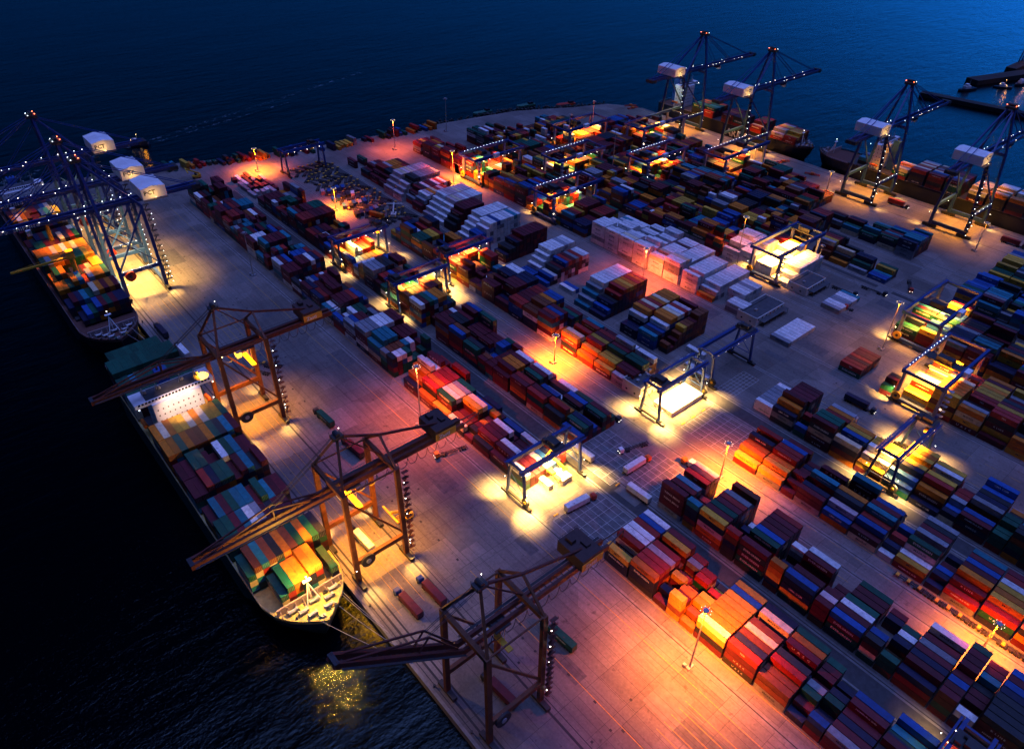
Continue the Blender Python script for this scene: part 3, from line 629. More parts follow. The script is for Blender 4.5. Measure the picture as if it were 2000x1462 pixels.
for i, c in enumerate(CELLS):
    th = 2.86 if c['z'] > 10 and c['blk'] in (S1,S2,S3,S4) else 2.98
    sd_ = brand(c, i) if c['L'] > 10 else None
    if i in SOLO:
        o = link('shipping_container', body_mesh(c['L'], c['c'], th, i % 3), None, (c['x'],c['y'],c['z']), c['yaw'])
        long_ = 'long' if c['L'] > 10 else 'short'
        rr_, tt, bb = ORD[min(c['row'],24)], ORD[min(c['tier'],24)], ORD[min(c['bay'],24)]
        tp = 'top' if c['top'] else tt + ' up'
        lab = '%s %s container, %s, %s row, %s bay, %s' % (CNAME[c['c']], long_, tp, rr_, bb, c['blk'])
        if len(lab.split()) > 16: lab = lab.replace(' container,', ' box,').replace('block in front of the', 'block at the').replace('of the ship with the lettered hull','of the lettered ship').replace('load of the dark ship with deck cranes','load under the deck cranes')
        if len(lab.split()) > 16: lab = lab.replace('the ', '', 1)
        if len(lab.split()) > 16: lab = lab.replace('block on the far side of', 'block beyond').replace('row of', '').replace('block right of the lit','block by the lit')
        l2 = lab.replace(' row,', ' row from left,')
        if len(l2.split()) <= 16: lab = l2
        if len(lab.split()) > 16: lab = lab.replace(' short box', ' box').replace(' long box', ' box').replace('in front of', 'by')
        tag(o, lab, 'shipping container', 'containers stacked in the port')
        w = CW/2-.2
        for s_ in (-1, 1):
            link('door', door_mesh(c['c'], th), o, (s_*(w/2+.02), -c['L']/2+.02, 0))
        if sd_: lettering(sd_[0], sd_[1], sd_[2], o, (-CW/2-.02, 0, th*.55), ROT_W, 0.02)
    else:
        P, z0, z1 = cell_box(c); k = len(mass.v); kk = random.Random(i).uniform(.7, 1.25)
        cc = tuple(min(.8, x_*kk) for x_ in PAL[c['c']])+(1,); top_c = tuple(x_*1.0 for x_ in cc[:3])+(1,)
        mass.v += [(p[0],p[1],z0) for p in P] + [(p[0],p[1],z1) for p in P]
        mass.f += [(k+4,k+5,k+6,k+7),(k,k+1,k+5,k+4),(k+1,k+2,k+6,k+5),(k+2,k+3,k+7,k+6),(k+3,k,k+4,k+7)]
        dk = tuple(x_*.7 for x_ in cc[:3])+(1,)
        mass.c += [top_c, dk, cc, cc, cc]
        if sd_ and cnt[i] > 3 and c['yaw'] == 0: mtext.setdefault((sd_[0], sd_[1], sd_[2].name), []).append((c['x']-CW/2-.03, c['y'], c['z']+th*.55))
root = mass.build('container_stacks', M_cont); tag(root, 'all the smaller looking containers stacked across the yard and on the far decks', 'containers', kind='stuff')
rw = ROT_W.to_matrix()
for (s_, sz, mn), pts in mtext.items():
    src = text_mesh(s_, sz, MATS[mn], .02); V0 = [rw @ v.co for v in src.vertices]; F0 = [tuple(p.vertices) for p in src.polygons]
    mb = MB()
    for p in pts:
        k = len(mb.v); mb.v += [(v.x+p[0], v.y+p[1], v.z+p[2]) for v in V0]; mb.f += [tuple(a+k for a in f_) for f_ in F0]
    o = mb.build('lettering', MATS[mn], root); o['kind'] = 'stuff'
print('cells', len(CELLS), 'visible', sum(1 for x_ in cnt if x_), 'min solo', cnt[order[299]])
# ------------------------------------------------------------------ small shared parts
BULB = {}
def bulb(parent, loc, m, r=0.35, name='floodlight'):
    r = round(r*.52, 3)
    if (m.name, r) not in BULB:
        b_ = MB(); b_.box(-r, r, -r*.6, r*.6, -r*.6, r*.6); BULB[(m.name, r)] = b_.mesh('floodlight', m)
    return link(name, BULB[(m.name, r)], parent, loc)
def disc_reel(parent, loc, r, axis, m, hub):
    b_ = MB(); a = Vector(axis)*0.45; b_.cyl(tuple(-a), tuple(a), r, 20); o = b_.build('cable_reel', m, parent, loc)
    h = MB(); a = Vector(axis)*0.7; h.cyl(tuple(-a), tuple(a), r*.35, 12)
    for i in range(8):
        t = math.pi*i/4; d = Vector((math.cos(t),0,math.sin(t))) if abs(axis[1]) > .5 else Vector((0,math.cos(t),math.sin(t)))
        h.beam(tuple(Vector(axis)*.5), tuple(Vector(axis)*.5+d*r*.95), .18)
    h.build('hub', hub, o); return o

# ------------------------------------------------------------------ yard gantry, narrow kind
def gantry_a(x0, S, yc, label, troll=0.6, lit=1.0, hung=None, wh=0.0):
    t = thing('yard_gantry_crane', label, 'gantry crane', (x0, yc, 0), 0, 'yard gantry cranes'); H = 20.6
    for s_ in (-1, 1):
        for x in (0, S):
            b_ = MB(); b_.beam((x, s_*6.0, 1.6), (x, s_*4.2, H-.8), 1.15, 1.0, (0,1,0)); b_.build('leg', M_blue, t)
        b_ = MB(); b_.box(-2.2, S+2.2, s_*4.2-.6, s_*4.2+.6, H-1.1, H+.9); b_.box(-2.2, S+2.2, s_*5.6-.35, s_*5.6+.35, H-.2, H-.05)
        for k in range(24):
            x = -2 + (S+4)*k/23; b_.beam((x, s_*5.9, H-.1), (x, s_*5.9, H+1.0), .08)
        b_.beam((-2.2, s_*5.9, H+1), (S+2.2, s_*5.9, H+1), .09); b_.build('girder', M_blue, t)
    for x in (0, S):
        b_ = MB(); b_.box(x-.5, x+.5, -7.5, 7.5, 1.5, 2.5); b_.build('sill_beam', M_dark, t)
        b_ = MB(); b_.box(x-.45, x+.45, -4, 4, H-1, H+.2); b_.beam((x, -5.6, 6.2), (x, 5.6, 6.2), .3); b_.beam((x,-5.5,6.2),(x,4.6,15),.22); b_.build('end_tie', M_blue, t)
        for s_ in (-1, 1):
            b_ = MB(); b_.box(x-.8, x+.8, s_*7.2-2.3, s_*7.2+2.3, .55, 1.6)
            for k in (-1.6, -.55, .55, 1.6): b_.cyl((x-.45, s_*7.2+k, .5), (x+.45, s_*7.2+k, .5), .5, 10)
            b_.build('bogie', M_dark, t)
    disc_reel(t, (0-.4 if troll > .5 else S+.4, -6.6, 4.4), 2.1, (1,0,0), M_dark, M_yel)
    tx = S*troll
    b_ = MB(); b_.box(tx-3.2, tx+3.2, -4.6, 4.6, H+1.0, H+1.5); b_.box(tx-2.2, tx+.8, -3, 1.5, H+1.5, H+3.6)
    b_.cyl((tx+1.6,-2.5,H+2.2),(tx+1.6,2.5,H+2.2),.7,10); b_.box(tx-2.8,tx-1,2,4,H+1.5,H+3)
    tr = b_.build('trolley', M_dark, t)
    b_ = MB(); b_.box(tx-2.9, tx-1.1, -3.4, -1.4, H-3.4, H-1.2); b_.build('cab', M_yel, t)
    if hung is not None:
        b_ = MB(); b_.box(tx-.9, tx+.9, -6.1, 6.1, hung, hung+.35); b_.box(tx-1.2, tx+1.2, -2.2, 2.2, hung+.35, hung+1.2); b_.build('spreader', M_yel, t)
        b_ = MB()
        for a in (-.8,.8):
            for c_ in (-1.8,1.8): b_.beam((tx+a,c_,hung+1.2),(tx+a*1.6,c_*1.3,H),.09)
        b_.build('hoist_rope', M_dark, t)
    n = 6
    for k in range(n):
        x = S*(k+.5)/n
        for s_ in (-1, 1): bulb(t, (x, s_*4.9, H-1.5), E_white if k % 2 else E_warm, .28)
    if lit > 0:
        light('AREA', (S/2, 0, H-2.2), (6500 if lit > 1.5 else 11000)*lit, C_WHT if lit > 1.5 else (1,.42,.05), t, (S*.8, 8))
        for x, y in ((-.5, -9.5), (S+.5, -9.5), (-.5, 9.5), (S+.5, 9.5)):
            light('SPOT', (x*1.02-(1 if x < 0 else -1)*.6, y*.75, 9.5), 15000*min(lit,2.2)**.8, (1,.55,.14), t, .2, (R(22)*(1 if y > 0 else -1), R(10)*(-1 if x > 1 else 1), 0), 84, 1.0)
            bulb(t, (x, y*.78, 9.6), E_white, .3)
    return t
A = gantry_a
A(148.3, 33.4, 167, 'blue gantry crane straddling the brightly lit lower crossing, yellow spreader down', .62, 3.2, 4.2)
A(236.3, 33.7, 167, 'blue gantry crane over the glaring white block at the crossroad', .12, 3.6, None)
A(280.0, 34.5, 168.5, 'dark unlit blue gantry crane beside the crossroad crane', .93, 0, None)
A(191.8, 35.0, 399, 'blue gantry crane over the dark rows beside the chassis park', .93, 1.4, None)
A(191.8, 35.0, 331, 'blue gantry crane nearer the apron with a reel on its left leg', .08, 1.45, None)
A(236.3, 33.7, 341, 'blue gantry crane lighting the yellow stack of the middle lane', .06, 1.48, None)
A(236.3, 33.7, 563, 'dark gantry crane standing at the far head of the pier road', .8, 0, None)
A(280.0, 34.5, 69.5, 'orange lit gantry crane between the right hand container blocks', .95, 1.4, None)
A(148.3, 33.4, -9, 'blue gantry crane cut by the lower edge of the photo', .8, .25, None)

# ------------------------------------------------------------------ yard gantry, wide kind
def gantry_b(x0, S, yc, label, lit=1.0, troll=.5, bright=True, yh=10.0):
    t = thing('yard_gantry_crane', label, 'gantry crane', (x0, yc, 0), 0, 'yard gantry cranes'); H = 21.5
    M_leg = mat('crane_leg_lavender', (0.16, 0.18, 0.34), 0.5)
    for s_ in (-1, 1):
        for x in (0, S):
            b_ = MB(); b_.beam((x, s_*yh, 2.4), (x, s_*yh, H-1), 1.9, 1.5, (0,1,0)); b_.build('leg', M_leg, t)
        b_ = MB(); b_.box(-4.5, S+4.5, s_*yh-.75, s_*yh+.75, H-1.2, H+1.1); b_.beam((-4.5, s_*(yh+1), H+2), (S+4.5, s_*(yh+1), H+2), .1)
        for k in range(16): b_.beam((-4.5+(S+9)*k/15, s_*(yh+1), H+.6), (-4.5+(S+9)*k/15, s_*(yh+1), H+2), .09)
        b_.build('girder', M_blue, t)
    for x in (-3.9, S+3.9):
        b_ = MB(); b_.box(x-.5, x+.5, -yh+.75, yh-.75, H-.8, H+.6); b_.build('end_tie', M_blue, t)
    for x in (0, S):
        b_ = MB(); b_.box(x-.9, x+.9, -yh-2, yh+2, 1.6, 3.2); b_.beam((x-1.2,-yh+1,4),(x-1.2,yh-1,4),.12); b_.build('sill_beam', M_blue, t)
        for s_ in (-1, 1):
            b_ = MB(); b_.box(x-.85, x+.85, s_*yh-4.2, s_*yh+4.2, .6, 1.6)
            for k in (-3.2,-1.6,0,1.6,3.2): b_.cyl((x-.5, s_*yh+k, .5), (x+.5, s_*yh+k, .5), .5, 10)
            b_.build('bogie', M_dark, t)
    disc_reel(t, (-1.6, yh-.5, 4.8), 2.3, (1,0,0), M_yel, M_dark)
    bx = S*.38
    b_ = MB(); b_.box(bx-2.6, bx+2.6, -yh-3.4, -yh-.8, H-.6, H+2.8); b_.build('electrical_house', M_white, t)
    tx = S*troll
    b_ = MB(); b_.box(tx-3, tx+3, -yh+.8, yh-.8, H-.2, H+.5); b_.box(tx-2.6, tx+1.5, -4, 4, H+.5, H+3.2); b_.cyl((tx+2,-4,H+1.4),(tx+2,4,H+1.4),.8,10)
    b_.build('trolley', M_dark, t)
    b_ = MB(); b_.box(tx-3.4, tx-1.4, -yh+2, -yh+4.4, H-3.6, H-1.2); b_.build('cab', M_white, t)
    b_ = MB(); b_.box(tx-.9, tx+.9, -6.1, 6.1, H-6, H-5.6)
    for a in (-.8,.8):
        for c_ in (-2,2): b_.beam((tx+a,c_,H-5.6),(tx+a,c_,H),.09)
    b_.build('spreader', M_dark, t)
    # zig-zag stair on the near left leg
    b_ = MB()
    for k in range(6):
        z = 2.5+k*3.1; b_.beam((-2.2 if k % 2 else -1.0, -yh-1.6, z), (-1.0 if k % 2 else -2.2, -yh-3.8, z+3.1), .55, .12); b_.box(-2.7,-.7,-yh-4.2,-yh-1.2,z+3.0,z+3.1)
    b_.build('stair', M_steel, t)
    lettering('PCT', 1.7, M_text_w, t, (S*.62, -yh-.8, H), ROT_S, .03)
    if bright:
        for k in range(13):
            bulb(t, (S*(k+.3)/13, yh-.2, H+1.5), E_cool, .27)
            if k % 2: bulb(t, (S*(k+.3)/13, -yh-.4, H-1.6), E_white, .27)
    if lit > 0:
        light('AREA', (S/2, 0, H-2.4), 20000*lit, (1,.40,.04), t, (S*.8, 16))
        for y in (-yh-4.5, yh+4.5):
            light('SPOT', (-1.6, y*.8, 9.0), 8000*lit, C_WHT, t, .2, (R(26)*(1 if y > 0 else -1), R(-12), 0), 74, 1.0)
            bulb(t, (-1.5, y*.82, 9.0), E_white, .3)
    return t
B = gantry_b
B(348, 43, 457, 'wide blue gantry crane over the far end of the brown stacks', 1.0, .25)
B(348, 43, 369, 'wide blue gantry crane with lamps along its beam beside the middle road', 1.0, .2)
B(346, 43, 85, 'wide blue gantry crane straddling the green lettered stack at right', 1.9, .45)
B(399.5, 45, 213, 'wide blue gantry crane glowing over the pale reefer stacks', 1.7, .93, False)
B(399.5, 45, 415, 'wide blue gantry crane in the cluster behind the first lit pair', .9, .4)
B(400, 45, 112, 'wide blue gantry crane in front of the yellow lit right hand rows', 1.6, .35, False)
B(454, 45, 462, 'wide blue gantry crane farthest from the camera near the pier head', .9, .35, False)
B(454, 45, 372, 'wide blue gantry crane over the orange boxes left of the quay cranes', .9, .15)
B(509, 55, 425, 'wide blue gantry crane behind the lettered ship quay', .6, .5, False)
B(509, 55, 337, 'wide blue gantry crane with a dotted lamp row beside the far quay road', .9, .6)

# ------------------------------------------------------------------ quay cranes
def frame(xl, dr, yc):
    return lambda u, y, z: (xl + dr*u, yc + y, z)
def loops(b_, P, u0, u1, n, y, z, drop, r=.16):
    for k in range(n):
        a, c_ = u0+(u1-u0)*k/n, u0+(u1-u0)*(k+1)/n; prev = None
        for j in range(9):
            q = j/8; p = P(a+(c_-a)*q, y, z - drop*(1-(2*q-1)**4 if True else 0)*(1 if True else 0)*.95)
            if prev: b_.beam(prev, p, r)
            prev = p
def sts_old(yc, label, luff=0.0, lit=1.0, zt=0.0, tro=None, dk=1.0):
    P = frame(94.5, -1, yc); t = thing('quay_crane', label, 'quay crane', (0,0,0), 0, 'rust coloured quay cranes'); G = 22.0
    M = M_orng
    for u in (0, G):
        for s_ in (-1, 1):
            b_ = MB(); top = 48.5; b_.beam(P(u, s_*11.5, 1.5), P(u, s_*10.8, top), 1.9, 1.5, (0,1,0)); b_.build('leg', M, t)
            b_ = MB(); x = P(u,0,0)[0]; y = yc+s_*11.5; b_.box(x-.9, x+.9, y-4.4, y+4.4, .5, 2.0)
            for k in (-3.4,-2.1,-.8,.8,2.1,3.4): b_.cyl((x-.5,y+k,.5),(x+.5,y+k,.5),.5,10)
            b_.build('bogie', M_dark, t)
        b_ = MB(); b_.beam(P(u,-10.8,47.2), P(u,10.8,47.2), 1.5, 1.9); b_.build('cross_beam', M, t)
    for s_ in (-1, 1):
        b_ = MB(); b_.beam(P(0.9, s_*11.4, 12.5), P(G-.9, s_*11.4, 12.5), 1.4, 2.2); b_.build('portal_beam', M, t)
        b_ = MB(); b_.beam(P(0, s_*11.3, 14), P(G, s_*10.9, 46), .75); b_.beam(P(G,s_*10.8,48.4), P(G-6, 0, 66), .95); b_.build('brace', M, t)
        b_ = MB(); b_.beam(P(0, s_*10.8, 48.4), P(-.5, 0, 57.2), .8); b_.beam(P(G,s_*10.8,48.2),P(0,s_*10.8,48.2),.5); b_.build('brace', M, t)
    b_ = MB(); b_.box(*sorted((P(G-8,0,0)[0],P(G-4,0,0)[0])), yc-1.6, yc+1.6, 65.4, 66.6); b_.cyl(P(G-6,-1.4,67.2), P(G-6,1.4,67.2), .9, 10)
    for a in (-1.5,1.5): b_.beam(P(G-8,a,66.6),P(G-8,a,68),.12); b_.beam(P(G-4,a,66.6),P(G-4,a,68),.12)
    b_.build('apex_platform', M_dark, t); bulb(t, P(G-8, 1.7, 67.6), E_white, .3)
    b_ = MB(); b_.beam(P(G-6,0,66),P(-.5,0,57.4),.8); b_.beam(P(-.5,0,57.4),P(-30,0,47.5),.8); b_.beam(P(G-6,0,66),P(-.2,-.6,48),.45); b_.build('back_stay', M_boom, t)
    z = 42.5
    for s_ in (-1.5, 1.5):
        b_ = MB(); b_.beam(P(-38, s_, z), P(G+2, s_, z), 1.1, 2.2); b_.build('bridge_girder', M_boom, t)
    b_ = MB()
    for k in range(24): b_.beam(P(-36+k*2.5,-1.5,z-.6),P(-36+k*2.5,1.5,z-.6),.25)
    b_.beam(P(-38,3.0,z+.6),P(G,3.0,z+.6),.9,.1); b_.beam(P(-38,3.4,z+1.7),P(G,3.4,z+1.7),.09); b_.build('walkway', M_dark, t)
    # boom, hinged at the waterside leg
    c_, s2 = math.cos(luff), math.sin(luff)
    def Q(d, y, h): return P(G+2+d*c_-h*s2, y, z+d*s2+h*c_)
    for s_ in (-1.5, 1.5):
        b_ = MB(); b_.beam(Q(0,s_,0), Q(50,s_,0), 1.1, 2.1); b_.build('boom', M_boom, t)
    b_ = MB(); b_.beam(Q(49.4,-2,0), Q(49.4,2,0), 1.4, 2.2)
    for k in range(20): b_.beam(Q(1+k*2.5,-1.5,-.6), Q(1+k*2.5,1.5,-.6), .25)
    b_.beam(Q(0,-3.2,.3), Q(49,-3.2,.3), .8,.12); b_.build('boom_tie', M_dark, t)
    b_ = MB()
    for s_ in (-1.3,1.3): b_.beam(Q(20,s_,6.5),Q(47,s_,.9),.5); b_.beam(Q(20,s_,6.5),Q(3,s_,1.2),.5); b_.beam(Q(20,s_,6.5),Q(20,s_,1),.4)
    b_.build('boom_truss', M_boom, t)
    b_ = MB()
    for s_ in (-1.1,-.6,.6,1.1): b_.beam(P(G-6,s_,66.6), Q(20,s_,6.5), .14)
    b_.build('boom_stay', M_dark, t)
    lettering('PIRAEUS CONTAINER TERMINAL', 1.25, M_text_k, t, Q(22,-2.08,0), Euler((R(90),-luff if False else luff*1.0,0)) if luff == 0 else Euler((R(90), luff, 0)), .03)
    # machinery house
    x0_, x1_ = sorted((P(-31.5,0,0)[0], P(-22.5,0,0)[0]))
    b_ = MB(); b_.box(x0_, x1_, yc-4.5, yc+7.5, z+1.6, z+6.6); b_.box(x0_+2, x0_+4, yc+3, yc+6, z+6.6, z+8.2); b_.box(x0_+5, x0_+7, yc-1, yc+2, z+6.6, z+7.6)
    for k in range(9): b_.beam((x0_+k*(x1_-x0_)/8,yc+7.5,z+6.6),(x0_+k*(x1_-x0_)/8,yc+7.5,z+7.6),.08)
    b_.beam((x0_,yc+7.5,z+7.6),(x1_,yc+7.5,z+7.6),.1); h_ = b_.build('machinery_house', mat('house_brown', (.06,.03,.03), .7), t)
    b_ = MB(); b_.box(x0_-.3, x1_+.3, yc-4.75, yc-4.5, z+2.0, z+5.2); b_.build('sign_board', M_yel, h_)
    lettering('Zasti', 2.6, M_text_w, h_, ((x0_+x1_)/2-.8, yc-4.8, z+3.4), ROT_S, .08)
    b_ = MB(); b_.beam(P(-38,-1.5,z),P(-46,-.6,z+1),.35); b_.beam(P(-38,1.5,z),P(-46,.6,z+1),.35); b_.beam(P(-46,-1,z-2),P(-46,-1,z+2),.3); b_.build('tail_frame', M_dark, t)
    b_ = MB(); loops(b_, P, -38, G-4, 12, -2.4, z-1.0, 4.2); b_.build('festoon_cable', M_dark, t)
    # stair tower down the landside near leg
    b_ = MB()
    for k in range(15):
        zz = 2+k*3; a, d = ((-.9,-3.1) if k % 2 else (-3.1,-.9)); b_.beam(P(a,-11.5-1.2,zz),P(d,-11.5-1.2,zz+3),.6,.12); b_.box(*sorted((P(-3.4,0,0)[0],P(-.9,0,0)[0])),yc-13.4,yc-12.0,zz+2.92,zz+3.0)
        b_.beam(P(-3.4,-13.4,zz+3),P(-3.4,-13.4,zz+4.1),.1); b_.beam(P(-3.4,-13.4,zz+4.1),P(-.9,-13.4,zz+4.1),.08)
    b_.build('stair', M_boom, t)
    disc_reel(t, P(G-4.5,-12.9,12.2), 3.0, (0,1,0), M_dark, M_steel)
    # trolley, cab, spreader
    tx = 6.0 if tro is None else tro
    b_ = MB(); b_.box(*sorted((P(tx-3,0,0)[0],P(tx+3,0,0)[0])), yc-2.6, yc+2.6, z-1.9, z-1.2); b_.build('trolley', M_dark, t)
    b_ = MB(); b_.box(*sorted((P(tx+3.2,0,0)[0],P(tx+5.6,0,0)[0])), yc-1.6, yc+1.4, z-5.2, z-2.2); b_.build('cab', M_white, t)
    b_ = MB(); b_.box(*sorted((P(tx-1,0,0)[0],P(tx+1,0,0)[0])), yc-6.1, yc+6.1, z-9.4, z-8.9)
    for a in (-.8,.8):
        for c2 in (-2,2): b_.beam(P(tx+a,c2,z-9),P(tx+a,c2,z-1.8),.09)
    b_.build('spreader', M_yel, t)
    for k in range(5): bulb(t, P(-1.4, -12.9, 8+k*8.5), E_white, .3)
    if lit > 0:
        bulb(t, P(4,-1,z-2), E_warm, .4); bulb(t, P(18,-1,z-2), E_warm, .4)
        light('AREA', P(G/2, 0, 39.5), 9000*lit, C_WARM, t, (16, 12))
        light('SPOT', P(G+6, 0, 40), 15000*lit, C_WARM, t, .8, (0, R(8), 0), 58, .6)
        for u, y in ((G,-13.5),(0,-13.5),(G,13.5),(0,13.5)):
            light('SPOT', P(u+(.8 if u else -.8), y, 10.5), 11000*lit, C_WHT, t, .3, (R(30)*(1 if y > 0 else -1), R(12)*(-1 if u else 1), 0), 50, 1.0); bulb(t, P(u+(1.2 if u else -1.2), y, 10.6), E_white, .3)
    return t
light('SPOT', (34, 184, 40), 1200, C_WARM, None, .8, (0,0,0), 60, .8, name='boom_floodlight'); light('SPOT', (26, 126, 62), 3000, C_WARM, None, .8, (0,0,0), 100, .8, name='boom_floodlight')  # unseen spots added near the booms to make glints on the water
sts_old(292.5, 'rust coloured quay crane over the white ship bridge', 0, 1.0)
sts_old(184.0, 'rust coloured quay crane lighting the bow containers of the green ship', 0, 1.15, tro=14)
sts_old(103.0, 'rust coloured quay crane nearest the camera, boom raised', R(41), 0.0, tro=9)

def sts_blue(xl, dr, yc, label, lit=1.0, left=False, strings=True):
    P = frame(xl, dr, yc); t = thing('quay_crane', label, 'quay crane', (0,0,0), 0, 'tall blue quay cranes'); G = 31.0 if not left else 23.5
    M = M_blue; H = 54.0
    for u in (0, G):
        for s_ in (-1, 1):
            b_ = MB(); b_.beam(P(u, s_*12.5, 2.5), P(u, s_*12.5, 16), 2.2, 2.0, (0,1,0)); b_.beam(P(u, s_*12.5, 16), P(u, s_*8.5, H), 1.8, 1.6, (0,1,0)); b_.build('leg', M, t)
            b_ = MB(); x = P(u,0,0)[0]; y = yc+s_*12.5; b_.box(x-1, x+1, y-5, y+5, .6, 2.4)
            for k in (-4,-2.4,-.8,.8,2.4,4): b_.cyl((x-.6,y+k,.6),(x+.6,y+k,.6),.6,10)
            b_.build('bogie', M_dark, t)
        b_ = MB(); b_.beam(P(u,-11.4,4),P(u,11.4,4),1.8,2.6); b_.build('sill_beam', M, t)
        b_ = MB(); b_.beam(P(u,-8.5,H-1),P(u,8.5,H-1),1.6,2.0); b_.build('cross_beam', M, t)
    for s_ in (-1, 1):
        b_ = MB(); b_.beam(P(.9,s_*12.4,17),P(G-.9,s_*12.4,17),1.6,2.2); b_.build('portal_beam', M, t)
        b_ = MB(); b_.beam(P(G,s_*12.2,18),P(0,s_*8.8,H-2),.9); b_.beam(P(0,s_*12.2,18),P(G,s_*9.6,43),.7) if left else None; b_.build('brace', M, t)
        b_ = MB(); b_.beam(P(G,s_*8.5,H),P(G+1,s_*2,84),1.5); b_.beam(P(0,s_*8.5,H),P(G,s_*2,83),1.1); b_.build('mast_leg', M, t)
    b_ = MB(); b_.box(*sorted((P(G-2,0,0)[0],P(G+4,0,0)[0])), yc-3.4, yc+3.4, 83.6, 85.2); b_.cyl(P(G+1,-3,86),P(G+1,3,86),1.0,10); b_.build('apex_platform', M_dark, t)
    for a in (-3,3): bulb(t, P(G-1,a,86), E_red, .45); bulb(t, P(G+3,a,85.6), E_cool, .35)
    for s_ in (-2.2, 2.2):
        b_ = MB(); b_.beam(P(-36,s_,H+1),P(G+2,s_,H+1),1.2,2.4); b_.build('bridge_girder', M, t)
        b_ = MB(); b_.beam(P(G+2,s_,H+1),P(G+84,s_,H+1),1.2,2.3); b_.build('boom', M, t)
    b_ = MB()
    for k in range(40): b_.beam(P(-35+k*4,-2.2,H),P(-35+k*4+0.01,2.2,H),.3)
    b_.box(*sorted((P(G+82,0,0)[0],P(G+85,0,0)[0])), yc-3.5, yc+3.5, H-.4, H+2.6); b_.box(*sorted((P(-38,0,0)[0],P(-33,0,0)[0])), yc-4, yc+4, H-.6, H+1.8)
    for s_ in (-3.6,3.6): b_.beam(P(-36,s_,H+2.9),P(G+84,s_,H+2.9),.1); b_.beam(P(-36,s_,H+1.7),P(G+84,s_,H+1.7),.7,.1)
    b_.build('walkway', M_dark, t)
    b_ = MB()
    for s_ in (-2,2):
        b_.beam(P(G+1,s_,85),P(G+46,s_,H+2.4),.5); b_.beam(P(G+1,s_,85),P(G+76,s_,H+2.4),.4); b_.beam(P(G+1,s_,84),P(-32,s_,H+2.4),.4); b_.beam(P(G+1,s_,80),P(G+24,s_,H+2.4),.3)
    b_.build('boom_stay', M, t)
    hx0, hx1 = sorted((P(-16,0,0)[0], P(-2,0,0)[0])); hz = H+2.6
    hp = [(hx0, yc-10), (hx1, yc-10), (hx1, yc+10), (hx0, yc+10)]
    b_ = MB(); b_.prism(hp, hz, hz+6.4); k = len(b_.v); xm = (hx0+hx1)/2
    b_.v += [(hx0,yc-10,hz+6.4),(hx1,yc-10,hz+6.4),(hx1,yc+10,hz+6.4),(hx0,yc+10,hz+6.4),(xm,yc-10,hz+7.6),(xm,yc+10,hz+7.6)]
    b_.f += [(k,k+4,k+5,k+3),(k+1,k+2,k+5,k+4),(k,k+1,k+4),(k+2,k+3,k+5)]
    h_ = b_.build('machinery_house', M_white, t)
    lettering('PCT', 3.6, M_text_k, h_, (xm-(2.5 if left else -1.5), yc-10.03, hz+3.6), ROT_S, .12)
    if left: lettering('COSCO  SHIPPING', 2.6, M_text_w, t, P(G+42,-2.85,H+1.0), ROT_S, .06, 1.25)
    b_ = MB(); b_.beam(P(-16,-11,hz-.4),P(-2,-11,hz-.4),1.6,.2); b_.build('house_balcony', M_dark, t)
    b_ = MB()
    for k in range(16):
        zz = 3+k*3.2; a, d = ((-1,-3.2) if k % 2 else (-3.2,-1)); yy = -13.9+4*max(0,(zz-16))/38; b_.beam(P(a,yy,zz),P(d,yy,zz+3.2),.9,.15); b_.box(*sorted((P(-4.2,0,0)[0],P(-1,0,0)[0])),yc+yy-1.2,yc+yy+1.2,zz+3.1,zz+3.2)
    b_.build('stair', M_dark, t)
    for k in range(14 if left else 9): bulb(t, P(-4.0, -14.6+k*4/14, 4+k*(3.4 if left else 5)), E_cool, .3)
    if strings:
        for k in range(11): bulb(t, P(G+6+k*5.6+rnd.uniform(-2,2),rnd.choice((-3.4,2.5)),H+2.3), E_white if k % 3 else E_cool, .26)
        for k in range(6): bulb(t, P(2+k*5,3.6,H+2.6), E_cool, .33)
        for k in range(5): bulb(t, P(2+k*(G-4)/4,-13.3,18.6), E_cool, .3)
    if left: disc_reel(t, P(G-5,-14.2,15), 3.1, (0,1,0), M_red, M_dark); lettering('PIRAEUS', 1.6, M_text_w, t, P(8,-13.25,17), ROT_S, .05)
    tx = G+ (30 if left else 26)
    b_ = MB(); b_.box(*sorted((P(tx-3.5,0,0)[0],P(tx+3.5,0,0)[0])), yc-3, yc+3, H-1.6, H-.6); b_.build('trolley', M_dark, t)
    b_ = MB(); b_.box(*sorted((P(tx+3.8,0,0)[0],P(tx+6.4,0,0)[0])), yc-1.6, yc+1.6, H-4.6, H-1.6); b_.build('cab', M_white, t)
    if lit > 0:
        light('AREA', P(G*.5,0,46), 13000*lit, C_WARM if not left else C_WHT, t, (20, 12))
        light('SPOT', P(G+15,0,51), 18000*lit, C_WARM, t, 1.0, (0, R(10)*dr*-1, 0), 62, .7)
        for y in (-17, 17):
            for u in (0, G): light('SPOT', P(u-1.5, y*.9, 11), 14000*min(lit,1.5), C_WHT, t, .3, (R(30)*(1 if y > 0 else -1), 0, 0), 48, 1.0); bulb(t, P(u-1.5,y*.9,11), E_white, .3)
        light('POINT', P(-9 if not left else -8,-14,hz+2.5), 260, C_WHT, t, .3); bulb(t, P(-9,-11.6,hz+1), E_warm, .4)
    return t
sts_blue(96, -1, 457, 'blue quay crane nearest of the left group, white house over the lit apron', 1.9, True)
sts_blue(96, -1, 494, 'blue quay crane in the middle of the left group', 1.1, True)
sts_blue(96, -1, 552, 'blue quay crane standing farthest up the left quay', .5, True)
sts_blue(566, 1, 432, 'blue quay crane over the superstructure of the lettered ship', .8)
sts_blue(566, 1, 360, 'blue quay crane over the bow half of the lettered ship', .8)
sts_blue(566, 1, 240, 'blue quay crane beside the white ship bridge on the right quay', .8)
